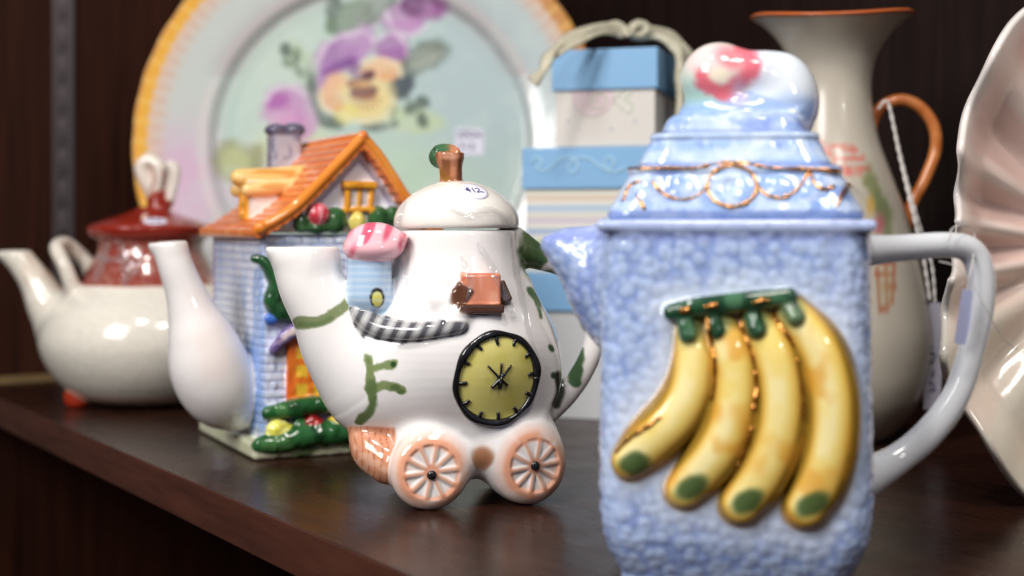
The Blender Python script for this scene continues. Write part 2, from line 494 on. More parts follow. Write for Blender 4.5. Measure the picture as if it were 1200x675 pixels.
prims = base_prims+[
    # cart wheels
    disc('wheel#1', w1, n1, 1.76, .98, W_, r=.7, k=.9, disp=wheel_disp(1)),
    disc('wheel#2', w2, n2, 1.80, .95, W_, r=.7, k=.9, disp=wheel_disp(2)),
    disc('wheel#3', w1+V(-.9, 4.6, 0), (0, 1, 0), 1.74, .8, W_, r=.4, k=.3),
    disc('wheel#4', w2+V(-.9, 4.2, 0), (0, 1, 0), 1.78, .8, W_, r=.4, k=.3),
    ell('body', q(556, 520, 65.2), (3.0, 2.3, 1.3), W_, k=1.2),
    ell('body', q(500, 520, 64.6), (1.5, 1.6, 1.5), W_, k=.9), ell('body', q(612, 518, 65.2), (1.5, 1.6, 1.4), W_, k=.9),
    ell('axle_block', q(564, 532, 63.3), (.55, .5, .42), rgb(160, 110, 80), k=.2),
    # woven cart end under the spout
    tube('basket', [q(424, 508, 64.2), q(437, 526, 63.9), q(456, 540, 63.6)], [.62, .98, 1.05], rgb(214, 150, 118), k=.25),
    # the little mushroom house on the shoulder
    tube('mushroom_house', [q(433, 300, 63.9), q(433, 345, 63.8)], [1.02, 1.0], rgb(176, 205, 236), k=.3),
    ell('mushroom_roof', q(437, 291, 63.6), (1.36, 1.1, .66), rgb(228, 100, 128), k=.12),
    ell('mushroom_roof', q(430, 277, 63.6), (.8, .8, .5), rgb(230, 104, 130), k=.5),
    ell('mushroom_roof', q(445, 274, 63.6), (.75, .7, .45), rgb(228, 104, 132), k=.5),
    ell('mushroom_roof', q(466, 280, 63.6), (.42, .5, .32), rgb(238, 150, 165), k=.4),
    # striped awning
    tube('striped_awning', [on(419, 366, .08), on(428, 376, .1), on(442, 384, .12), on(462, 388, .12), on(486, 389, .1), on(510, 387, .08), on(531, 385, .05)], [.36, .44, .46, .44, .4, .36, .3], rgb(168, 168, 170), k=.06),
    ell('striped_awning', on(537, 384, .05), (.34, .3, .26), rgb(90, 90, 94), k=.1),
    # window with curtains and the cloudy bushes beside it
    box('window', on(563, 343, .05), (.86, .34, .86), rgb(232, 148, 118), r=.16, k=.05, R=rot('z', 12)),
    box('window>shutter#1', on(540, 348, .14), (.34, .22, .5), rgb(96, 60, 44), r=.1, k=.05, R=rot('y', 30)),
    box('window>shutter#2', on(586, 344, .14), (.3, .22, .5), rgb(92, 58, 44), r=.1, k=.05, R=rot('z', 25)@rot('y', -25)),
    box('window>sill', on(563, 364, .18), (1.0, .22, .2), rgb(84, 54, 40), r=.1, k=.05, R=rot('z', 15)),
    ell('body', on(527, 330, -.12), (.62, .5, .62), W_, k=.35),
    ell('body', on(519, 352, -.12), (.6, .5, .6), W_, k=.35),
    ell('body', on(533, 372, -.1), (.62, .5, .5), W_, k=.35),
    # handle
    tube('handle', [q(603, 288, 66.5), q(628, 300, 66.8), q(655, 310, 67), q(682, 325, 67.2), q(697, 362, 67.3), q(697, 400, 67.3), q(682, 436, 67.2), q(662, 462, 67), q(640, 480, 66.8)], [.85, .62, .5, .48, .5, .5, .52, .58, .7], W_, k=.5),
    tube('body', [q(612, 330, 65.5), q(630, 390, 65.2), q(645, 450, 65.4)], [.25, .3, .25], W_, k=.6),
]
subs = [
    Prim('x', lambda P: -(P[:, 2]-z_(289, 64.3))+(P[:, 0] > q(430, 0, 65)[0])*30., (0, 0, 0), (1, 1, 1), k=.12, op='sub'),
    tube('x', [q(362, 270, 64.5), q(364, 318, 64.5)], [.95, .7], k=.1, op='sub', sq=(1, 1.3, 1)),
]
subs[0].f = lambda P: np.where(P[:, 0] < q(404, 0, 64.5)[0], z_(289, 64.3)-P[:, 2], 5.0)
# crisp wall of the cut kept soft by k; anything higher than the spout mouth on the left is removed
def paint_car(C, P, N, own, D, add):
    U = fr.proj(P); key = np.array([p.key for p in add])[own]
    front = N[:, 1] < .25
    X = np.c_[U, np.zeros(len(U))]
    # soft uneven glaze
    w = fbm(P, .35, 3)
    C *= (1-.035*w[:, None]*np.array([.4, .8, 1.3]))
    p = Paint(C, U, front & ((key == 'body') | (key == 'spout') | (key == 'handle')))
    g1, g2 = rgb(92, 112, 70), rgb(48, 76, 44)
    p.stroke([(349, 378), (372, 377), (394, 366), (408, 355)], 7, rgb(122, 134, 92), 1.3, .95, 1.5)
    p.stroke([(352, 380), (372, 380), (388, 373)], 3, g1, 2, .6)
    for a in ([(431, 408), (433, 430), (434, 455), (436, 470)], [(434, 433), (448, 429), (460, 427)], [(437, 458), (450, 452), (462, 454), (472, 457)], [(437, 466), (434, 482), (422, 494)]):
        p.stroke(a, 5.2, rgb(122, 138, 88), 1.2, .95, 2)
    p.stroke([(436, 452), (437, 470), (431, 485), (423, 493)], 5.5, g1, 2.5, .8, 2)
    p.blob((461, 427), 3.5, 3.5, g2, .3); p.blob((463, 454), 6, 3.5, g1, .5); p.blob((470, 459), 4.5, 3, g1, .4)
    p.stroke([(430, 410), (432, 425)], 2, g1, 1.5, .6)
    # leafy green on the handle root, the trailing vine
    p.blob((628, 292), 19, 26, rgb(64, 92, 56), .14, .95, 20, .4)
    p.blob((618, 300), 9, 26, rgb(96, 116, 76), .3, .7, -8)
    p.stroke([(640, 322), (658, 317), (675, 318)], 5, rgb(70, 86, 50), 2, .8)
    p.stroke([(620, 340), (630, 352), (634, 372)], 3.2, rgb(70, 100, 62), 1.5, .9, 2)
    p.blob((646, 408), 3, 5, g2, .3, .9, -30); p.blob((648, 440), 2.6, 4, g2, .3, .9)
    p.stroke([(654, 440), (657, 458), (652, 474)], 5, rgb(40, 44, 34), 2, .9)
    Paint(C, U, front & (key == 'handle')).stroke([(672, 390), (676, 415), (674, 445)], 8.5, rgb(54, 88, 50), 2, .92, 2)
    # little yellow door with a black outline below the mushroom roof
    p.blob((442, 349), 7.4, 11, rgb(34, 34, 30), .12); 
    pm = Paint(C, U, front & ((key == 'body') | (key == 'mushroom_house') | (key == 'spout')))
    pm.blob((442, 349), 8.6, 11.6, rgb(34, 34, 30), .12); pm.blob((442, 350.5), 6.1, 9.2, rgb(226, 220, 110), .12)
    # mushroom house courses and roof streaks
    mh = key == 'mushroom_house'
    rows = .5+.5*np.cos(U[:, 1]/8.0*2*np.pi)
    Paint(C, U, mh).mix(sstep(.2, 1, rows)*.35, rgb(232, 240, 248))
    mr = key == 'mushroom_roof'
    ss = vnoise(np.c_[U[:, 0]*.09+U[:, 1]*.03, U[:, 1]*.03, X[:, 2]], 1, 4)
    Paint(C, U, mr).mix(sstep(.5, .72, ss)*.85, rgb(250, 208, 214)); Paint(C, U, mr).mix(sstep(.62, .8, 1-ss)*.8, rgb(222, 84, 112))
    # awning stripes
    aw = key == 'striped_awning'
    s_ = (U[:, 0]-417)+(U[:, 1]-370)*.5
    st = .5+.5*np.sin(s_/17.*2*np.pi)
    Paint(C, U, aw).mix(sstep(.45, .85, st)*.95, rgb(86, 86, 92)); Paint(C, U, aw).mix(sstep(.75, .98, 1-st)*.6, rgb(206, 206, 206))
    # window curtain folds
    wn = key == 'window'
    Paint(C, U, wn).mix(sstep(.5, .8, vnoise(np.c_[U[:, 0]*.22, U[:, 1]*.04, X[:, 2]], 1, 6))*.5, rgb(246, 186, 160))
    Paint(C, U, wn).stroke([(540, 328), (562, 320), (584, 325)], 2, rgb(200, 110, 84), 1.5, .5)
    # basket weave
    bk = key == 'basket'
    wv = np.abs(np.sin(U[:, 0]*.42+1.8*vnoise(X, .08, 2)))
    Paint(C, U, bk).mix((1-sstep(.05, .38, wv))*.75, rgb(150, 90, 62)); Paint(C, U, bk).mix(sstep(.55, .8, vnoise(X, .12, 8))*.5, rgb(236, 196, 172))
    # wheel stain: rim ring and spokes rubbed with orange
    for kk, c, n in (('wheel#1', w1, n1), ('wheel#2', w2, n2)):
        mk = key == kk
        R = P-c; h = R@n; u = np.cross([0, 0, 1.0], n); u /= np.linalg.norm(u)
        w = R-h[:, None]*n; rho = np.sqrt((w*w).sum(1)); ang = np.arctan2(R[:, 2], R@u)
        sp = np.abs((((ang+.2)/(2*np.pi)*10) % 1)-.5)*2*np.pi/10*rho
        pp = Paint(C, U, mk & (h > .1))
        nz = fbm(P, 1.1, 5)
        ring = np.exp(-((rho-1.36)/.24)**2)
        pp.mix(ring*sstep(.3, .65, nz+.1), STAIN, .9)
        pp.mix(np.exp(-((rho-1.18)/.07)**2), rgb(222, 132, 92), .55)
        pp.mix(np.exp(-(sp/.085)**2)*(rho < 1.25)*(rho > .2), rgb(226, 150, 112), .75)
        pp.mix(sstep(.45, .75, fbm(P, 1.1, 12))*(rho < 1.6), rgb(240, 190, 165), .6)
        pp.mix(1-sstep(.25, .42, rho), rgb(232, 150, 116), .7)
        pp.mix(np.exp(-((rho-1.7)/.2)**2), rgb(242, 205, 188), .5)
mats = {'*': G_smooth}
objs, carf = sculpt(car, fr, prims+subs, .062, mats, paint_car, tau=.03, wob=.05)
# hubs
for key, c, n in (('wheel#1', w1, n1), ('wheel#2', w2, n2)):
    hp = march(carf, fr, *((506, 557) if key == 'wheel#1' else (627, 546)), .0)[0]
    f = make_field([ell('hub', hp, (.22, .15, .22))])
    v, fc, nn = surface(f, hp-.25, hp+.25, .05)
    mesh('hub', v, fc, G_black, objs[key], nn)
# the clock
cu = np.cross([0, 0, 1.0], cl_n); cu /= np.linalg.norm(cu); cw = np.cross(cl_n, cu)
cn = V(.36, -.93, .05); cn /= np.linalg.norm(cn)
# fit the dial plane to the swelling it sits on
cu = np.cross([0, 0, 1.0], cn); cu /= np.linalg.norm(cu); cw = np.cross(cn, cu)
if cu[0] < 0: cu = -cu
ctr = march(carf, fr, 585, 444)[0]
RX = 1.92
def dial(x, y, lift=.0):
    p = ctr+cu*x+cw*y
    for _ in range(5): p = p-cn*carf(p[None])[0]*.8
    return p+cn*lift
cface = objs['body']
pts = [dial(0, 0, .05)]; fs = []
rings, seg = 16, 72
for k in range(1, rings+1):
    for i in range(seg):
        a = 2*math.pi*i/seg; pts.append(dial(RX*k/rings*math.cos(a), RX*1.03*k/rings*math.sin(a), .05))
for i in range(seg): fs.append((0, 1+i, 1+(i+1) % seg))
for k in range(rings-1):
    for i in range(seg):
        a = 1+k*seg; b = a+seg; j = (i+1) % seg; fs.append((a+i, b+i, b+j, a+j))
pts = np.array(pts)
cc = np.tile(rgb(230, 218, 128), (len(pts), 1)); nz = fbm(pts, .9, 2)[:, None]
cc = cc*(1-.5*sstep(.5, .8, nz))+.5*sstep(.5, .8, nz)*rgb(232, 214, 120); nz = fbm(pts, 1.2, 22)[:, None]
cc = cc*(1-.45*sstep(.5, .75, nz))+.45*sstep(.5, .75, nz)*rgb(208, 196, 88)
clock = mesh('clock_face', pts, fs, G_smooth, car, C=cc)
ring = [dial(RX*math.cos(a), RX*1.03*math.sin(a), .07)+.02*V(math.sin(5*a), 0, math.cos(7*a)) for a in np.linspace(0, 2*math.pi, 60)]
rr = [.165+.03*math.sin(3*a+1)+.02*math.sin(8*a) for a in np.linspace(0, 2*math.pi, 60)]
v, f_ = tube_mesh(ring, rr, 10, 2); mesh('clock_rim', v, f_, G_black, clock)
parts = []
for k in range(12):
    a = math.radians(30*k+4); r0, r1 = RX*.96, RX*(.80 if k % 3 else .76)
    parts.append(tube_mesh([dial(r0*math.cos(a), r0*math.sin(a)*1.03, .07), dial((r0+r1)/2*math.cos(a+.02), (r0+r1)/2*math.sin(a+.02)*1.03, .075), dial(r1*math.cos(a), r1*math.sin(a)*1.03, .06)], [.1, .085, .075], 8, 3))
v, f_ = join(parts); mesh('hour_marks', v, f_, G_black, clock)
parts = []
cx, cy = .03, -.02
for dx, dy, w in ((-.62, .62, .045), (.02, .72, .05), (.5, .6, .045), (-.38, -.36, .075), (.02, -.42, .09), (.38, -.28, .06)):
    parts.append(tube_mesh([dial(cx, cy, .08), dial(cx+dx*.5, cy+dy*.5, .085), dial(cx+dx, cy+dy, .07)], [w*1.6, w*1.1, w], 8, 3))
for dx, dy, r in ((0, 0, .2), (.03, .14, .16), (-.02, -.16, .15)):
    parts.append(tube_mesh([dial(cx+dx-.03, cy+dy, .09), dial(cx+dx+.03, cy+dy, .09)], [r, r], 10))
v, f_ = join(parts); mesh('clock_hands', v, f_, G_black, clock)
# lid
zb = 12.4
lp = [lathe('lid', (ax[0], ax[1]), [(zb, 2.72), (zb+.05, 2.86), (zb+.25, 2.91), (zb+.6, 2.86), (zb+1.0, 2.66), (zb+1.4, 2.3), (zb+1.75, 1.8), (zb+2.0, 1.25), (zb+2.15, .75), (zb+2.22, .3)], rgb(240, 234, 226), k=.1)]
lf = make_field(lp)
k0 = q(529, 209, 65.6); k1 = q(527, 182, 65.6)
lp += [tube('knob', [k0-V(0, 0, .2), (k0+k1)/2, k1], [.52, .54, .68], rgb(190, 126, 92), k=.12),
       ell('leaf', q(517, 184, 66.2), (.58, .4, .55), rgb(58, 96, 62), k=.03),
       ell('leaf', q(520, 176, 66.1), (.5, .45, .3), rgb(70, 112, 76), k=.1)]
cut = Prim('x', None, (0, 0, 0), (1, 1, 1), k=.05, op='sub')
cut.f = lambda P: np.where((np.hypot(P[:, 0]-k1[0], P[:, 1]-k1[1]) < .8) & (P[:, 2] > k1[2]-.3) & (P[:, 1] < q(0, 0, 66.0)[1]), (k1[2]+.06+.12*vnoise(P, 1.6, 2))-P[:, 2], 5.)
def paint_lid(C, P, N, own, D, add):
    U = fr.proj(P); key = np.array([p.key for p in add])[own]
    X = np.c_[U, np.zeros(len(U))]
    kb = key == 'knob'
    Paint(C, U, kb).mix(sstep(.45, .75, vnoise(np.c_[U[:, 0]*.2, U[:, 1]*.05, X[:, 2]], 1, 3)), rgb(126, 78, 48), .8)
    Paint(C, U, kb).stroke([(541, 186), (539, 208)], 4, rgb(104, 60, 38), 2, .8)
    Paint(C, U, kb).stroke([(514, 200), (524, 210)], 4, rgb(140, 96, 40), 2, .7)
    Paint(C, U, kb).blob((527, 183), 12, 4, rgb(226, 168, 140), .5, .7)
    Paint(C, U, key == 'lid').mix(sstep(.5, .8, fbm(P, .5, 4)), rgb(236, 226, 206), .35)
lo_, _ = sculpt(car, fr, lp+[cut], .055, mats, paint_lid, tau=.03)
lid = lo_['lid']
for kx in ('knob', 'leaf'):
    if kx in lo_: lo_[kx].parent = lid
sp, sn = march(lf, fr, 555.5, 223.5)
(sv, sf), su, sw, down = disc_on(lf, sp, sn, .66, .03)
stk = mesh('price_sticker', sv, sf, M_sticker, lid)
def ink(root, strokes, sc, p, u, w, down, n, lift, r, mat, name='lettering', ang=0):
    ca, sa = math.cos(math.radians(ang)), math.sin(math.radians(ang)); out = []
    for st in strokes:
        pts = [down(p+u*((x*ca-y*sa)*sc)+w*((x*sa+y*ca)*sc))+n*lift for x, y in st]
        out.append(tube_mesh(pts, r, 6, 4))
    v, f = join(out); return mesh(name, v, f, mat, root)
S12 = [[(-.42, .22), (-.68, .1), (-.66, -.02), (-.36, -.05), (-.46, -.12), (-.68, -.14)], [(-.55, .4), (-.5, 0), (-.42, -.4)],
       [(-.12, .3), (-.1, 0), (-.02, -.38)], [(.14, .2), (.3, .34), (.46, .22), (.4, 0), (.22, -.26), (.2, -.34), (.34, -.3), (.52, -.2), (.78, -.22)]]
ink(stk, S12, .56, sp, su, sw, down, sn, .05, .024, M_ink, ang=-6)
carfield = carf
# ================================================================ 2. cottage-shaped teapot
fr = Frame(-13.45, 76.4, 0, 26)
hs = thing('teapot', 'cottage-shaped teapot with orange tiled roof lid, blue brick walls and a long white spout', 'teapot', fr)
hL = lambda px, py, d: fr.toL(Q(px, py, d))
G2 = lambda px, py, v=0.: fr.pl(px, py, v)
BW, BD, BH = 9.9, 10.8, 12.05
CREAM = rgb(226, 226, 196)
def brick(P, p):
    ch, bl = .46, .95
    z = P[:, 2]; row = np.floor(z/ch)
    side = np.abs(P[:, 0]) < .6
    t = np.where(side, P[:, 1], P[:, 0]) + (row % 2)*bl*.5+.12*vnoise(np.c_[row, row, row], 1, 5)
    wz = np.abs(((z/ch) % 1)-.5)*ch; wt = np.abs(((t/bl) % 1)-.5)*bl
    g = np.maximum(np.exp(-((ch*.5-wz)/.05)**2), np.exp(-((bl*.5-wt)/.05)**2))
    return g
def bdisp(P, p):
    return .05*brick(P, p)*(P[:, 2] < BH-.15)+.03*(vnoise(P, 1.5, 1)-.5)
sp_pts = [(197, 284, 76.6, .92), (206, 312, 76.6, .93), (217, 342, 76.8, 1.05), (227, 372, 77, 1.35), (237, 402, 77.2, 1.82), (246, 432, 77.4, 2.16), (258, 456, 77.8, 2.05), (274, 474, 78.6, 1.5)]
FL = {'w': rgb(238, 232, 226)}
prims = [
    box('base', (BW/2, BD/2, .5), (BW/2+.65, BD/2+.65, .5), CREAM, r=.32, k=.2),
    box('body', (BW/2, BD/2, BH/2+.2), (BW/2, BD/2, BH/2-.2), rgb(214, 222, 240), r=.35, k=.15, disp=bdisp),
    tube('spout', [hL(a, b, d) for a, b, d, r in sp_pts], [r for *_, r in sp_pts], rgb(242, 236, 234), k=.35, n=14),
    tube('spout', [hL(200, 290, 76.6), hL(181, 287, 76.5)], [.75, .3], rgb(238, 228, 222), k=.4),
    tube('handle', [V(BW-.3, 6, 10), V(BW+2.6, 5.6, 9.8), V(BW+3.6, 5.5, 7), V(BW+2.4, 5.6, 4), V(BW-.3, 6, 3)], .55, FL['w'], k=.4),
    # front wall: window, awning, climbing vine, hedge and flowers
    box('window', G2(360, 432, -.08)*V(1, 1, 1)+V(.6, 0, -.1), (1.75, .22, 1.85), rgb(230, 120, 40), r=.1, k=.05),
    tube('awning', [G2(321, 410, -.2), G2(333, 396, -.45), G2(352, 384, -.55), G2(378, 376, -.5)], [.28, .36, .42, .4], rgb(116, 96, 150), k=.05),
    tube('vine', [G2(298, 303, .0), G2(308, 306, -.12), G2(318, 318, -.15), G2(326, 334, -.15), G2(321, 352, -.15), G2(330, 366, -.12), G2(348, 370, -.1)], [.22, .3, .36, .5, .5, .48, .4], rgb(40, 84, 50), k=.2),
    ell('vine', G2(318, 352, -.2), (.42, .3, .4), rgb(44, 90, 52), k=.15), ell('vine', G2(330, 330, -.2), (.42, .3, .4), rgb(50, 98, 58), k=.15), ell('vine', G2(337, 350, -.2), (.5, .3, .5), rgb(38, 80, 50), k=.15),
    ell('blue_flower', G2(325, 312, -.2), (.36, .25, .34), rgb(60, 96, 190), k=.1), ell('blue_flower#2', G2(317, 374, -.15), (.34, .25, .32), rgb(64, 110, 200), k=.1),
    ell('orange_flower', G2(338, 332, -.3), (.3, .25, .3), rgb(226, 110, 60), k=.05),
    tube('hedge', [G2(315, 484, -.25), G2(336, 480, -.42), G2(360, 476, -.45), G2(392, 472, -.4)], [.4, .48, .5, .5], rgb(36, 88, 44), k=.12),
    box('body', G2(372, 497, 0), (2.0, .2, .7), rgb(140, 132, 186), r=.15, k=.2),
    ell('flower', G2(326, 503, -.5), (.68, .45, .52), rgb(226, 220, 90), k=.05), ell('flower#2', G2(366.5, 497, -.5), (.56, .45, .52), rgb(176, 40, 30), k=.05), ell('flower#3', G2(397, 495, -.5), (.58, .45, .5), rgb(222, 190, 70), k=.05),
    tube('bush', [G2(304, 521, -.55), G2(325, 519, -.6), G2(352, 512, -.6), G2(385, 508, -.6), G2(425, 505, -.55)], [.36, .52, .62, .66, .6], rgb(44, 98, 52), k=.25),
    ell('bush', G2(335, 513, -.5), (.7, .4, .55), rgb(44, 98, 52), k=.25), ell('bush', G2(372, 507, -.5), (.8, .4, .6), rgb(40, 92, 48), k=.25), ell('bush', G2(312, 519, -.5), (.5, .35, .4), rgb(44, 98, 52), k=.25),
    ell('bush', G2(352, 500, -.45), (.5, .35, .45), rgb(44, 98, 52), k=.25), ell('bush', G2(412, 497, -.4), (.5, .35, .5), rgb(44, 98, 52), k=.25), 
]
def lumps(P, d):
    return d
def paint_house(C, P, N, own, D, add):
    key = np.array([p.key for p in add])[own]; U = fr.proj(P)
    X = np.c_[U, np.zeros(len(U))]
    bd = key == 'body'
    side = N[:, 0] < -.5
    g = brick(P, P)
    wash = fbm(P, .45, 8)
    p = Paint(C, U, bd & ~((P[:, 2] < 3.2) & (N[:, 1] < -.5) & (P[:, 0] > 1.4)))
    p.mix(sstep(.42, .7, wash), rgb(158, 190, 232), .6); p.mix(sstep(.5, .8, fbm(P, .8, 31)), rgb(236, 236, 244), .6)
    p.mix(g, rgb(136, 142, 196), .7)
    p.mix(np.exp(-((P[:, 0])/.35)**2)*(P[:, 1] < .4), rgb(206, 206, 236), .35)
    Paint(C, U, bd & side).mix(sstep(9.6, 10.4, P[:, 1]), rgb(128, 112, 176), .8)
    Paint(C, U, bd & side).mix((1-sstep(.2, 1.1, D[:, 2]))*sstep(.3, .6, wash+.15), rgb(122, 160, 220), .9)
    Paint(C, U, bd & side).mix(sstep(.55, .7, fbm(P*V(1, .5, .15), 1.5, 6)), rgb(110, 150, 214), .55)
    Paint(C, U, bd).mix(1-sstep(.95, 1.6, P[:, 2]+.5*(vnoise(P, 1, 3)-.5)), rgb(222, 224, 210), .6)
    # window panes
    wp = Paint(C, U, (key == 'window'))
    c = G2(360, 432, -.08)+V(.6, 0, -.1)
    lx, lz = P[:, 0]-c[0], P[:, 2]-c[2]
    inside = (np.abs(lx) < 1.45) & (np.abs(lz) < 1.5)
    cx = np.abs(((lx+1.45)/.97) % 1-.5); cz = np.abs(((lz+1.5)/1.0) % 1-.5)
    wp.mix((1-sstep(.26, .38, np.maximum(cx, cz)))*inside, rgb(240, 200, 60), .9)
    wp.mix(sstep(.5, .8, vnoise(P, 1.4, 3)), rgb(236, 92, 40), .5)
    ap = Paint(C, U, key == 'awning'); ap.stroke([(328, 402), (338, 392), (350, 386)], 3.5, rgb(232, 214, 206), 1.5, .9, 2); ap.mix(sstep(.5, .8, vnoise(P, 1.3, 8)), rgb(84, 66, 120), .6)  # pale pink highlight painted along the awning, darker purple mottling
    for kk in ('vine', 'hedge', 'bush'):
        Paint(C, U, key == kk).mix(sstep(.45, .75, vnoise(P, 1.8, 3)), rgb(24, 62, 34), .7); Paint(C, U, key == kk).mix(sstep(.6, .8, vnoise(P, 1.1, 13)), rgb(92, 140, 80), .6)
    for kk, cc in (('flower', rgb(240, 236, 150)), ('flower#2', rgb(130, 24, 24)), ('flower#3', rgb(236, 214, 130))):
        Paint(C, U, key == kk).mix(sstep(.42, .6, vnoise(P, 3.2, 3)), cc, .8)
    b = Paint(C, U, key == 'base'); b.stroke([(372, 520), (352, 534), (345, 541)], 6, rgb(110, 150, 90), 2.5, .8, 2); b.stroke([(405, 520), (440, 524)], 6, rgb(120, 158, 96), 2.5, .6, 2)
    b.mix(sstep(.5, .75, fbm(P, .6, 4)), rgb(206, 220, 160), .6)
    Paint(C, U, key == 'spout').mix(sstep(.5, .8, fbm(P, .4, 14)), rgb(242, 224, 216), .5)
pz = hL(198, 282.5, 76.6)[2]
subs = [Prim('x', None, (0,0,0), (1,1,1), k=.18, op='sub')]
subs[0].f = lambda P: np.where(P[:, 0] < -1.2, pz-P[:, 2]+.06*(P[:, 0]+4), 5.)
subs.append(tube('x', [hL(198, 270, 76.6), hL(202, 305, 76.6)], [.66, .5], k=.1, op='sub'))
def hpost(P, d):
    b = (P[:, 1] < .3) & (P[:, 2] < 12) & (P[:, 0] > .4) & (P[:, 1] < -.02)
    return d + np.where(b, .09*(vnoise(P, 3.0, 3)-.5), 0)
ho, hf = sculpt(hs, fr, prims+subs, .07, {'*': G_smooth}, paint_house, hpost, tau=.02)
# ---- roof = the lid
v0 = -.75
prof = np.array([G2(a, b, v0)[[0, 2]] for a, b in ((303, 270), (322, 258), (348, 240), (374, 214), (400, 187), (426, 159), (444, 180), (460, 204), (474, 226))])
last = prof[-1]; prof = np.vstack([prof, last+V(1.0, -1.15), last+V(2.1, -2.1)])
prof[:, 1] = np.maximum(prof[:, 1], 12.42)
apex = prof[5]
TH = .26
def pdist(P2, poly):
    best = np.full(len(P2), 1e9); par = np.zeros(len(P2)); acc = 0
    for i in range(len(poly)-1):
        a = poly[i]; b = poly[i+1]-a; L = np.sqrt(b@b); w = P2-a
        t = np.clip((w@b)/(L*L), 0, 1); d = np.sqrt(((w-t[:, None]*b)**2).sum(1))
        m = d < best; best = np.where(m, d, best); par = np.where(m, acc+t*L, par); acc += L
    return best, par
inner = prof-np.array([[0, TH]])
LV = 11.9
def roof_f(P):
    d, s = pdist(P[:, [0, 2]], inner)
    sa = np.interp(apex[0], prof[:, 0], np.r_[0, np.cumsum(np.sqrt((np.diff(prof, axis=0)**2).sum(1)))])
    t = np.abs(s-sa)
    saw = (t/.58) % 1
    col = np.abs((((P[:, 1]+.3*np.floor(t/.58))/.62) % 1)-.5)
    dd = d-TH-.1*saw+.045*sstep(.36, .5, col)*(saw > .1)
    q = np.maximum(dd, np.abs(P[:, 1]-(v0+LV/2))-LV/2)
    return q
gable = np.vstack([[prof[0, 0]+.9, 12.15], inner+np.array([0, -.0]), [prof[-1, 0]-.6, 12.15]])
gable = gable[(gable[:, 0] > .2) & (gable[:, 0] < BW-.1) | (gable[:, 1] == 12.15)]
def gable_f(P):
    d = poly2d(P[:, [0, 2]], gable)
    return np.maximum(d, np.abs(P[:, 1]-BD/2)-BD/2)
lo = (prof[:, 0].min()-.5, v0, 12.1); hi = (prof[:, 0].max()+.5, v0+LV, apex[1]+.5)
OR = rgb(232, 128, 62)
rim = [V(a, v0+.1, b-.02) for a, b in prof]
DV = 5.0
def D3(u, v, z): return V(u, v, z)
LOG = rgb(238, 196, 122)
chx = fr.toL(V(-13.75, 85.8, 0))
gw = G2(421, 232, -.02)
s_ = .047
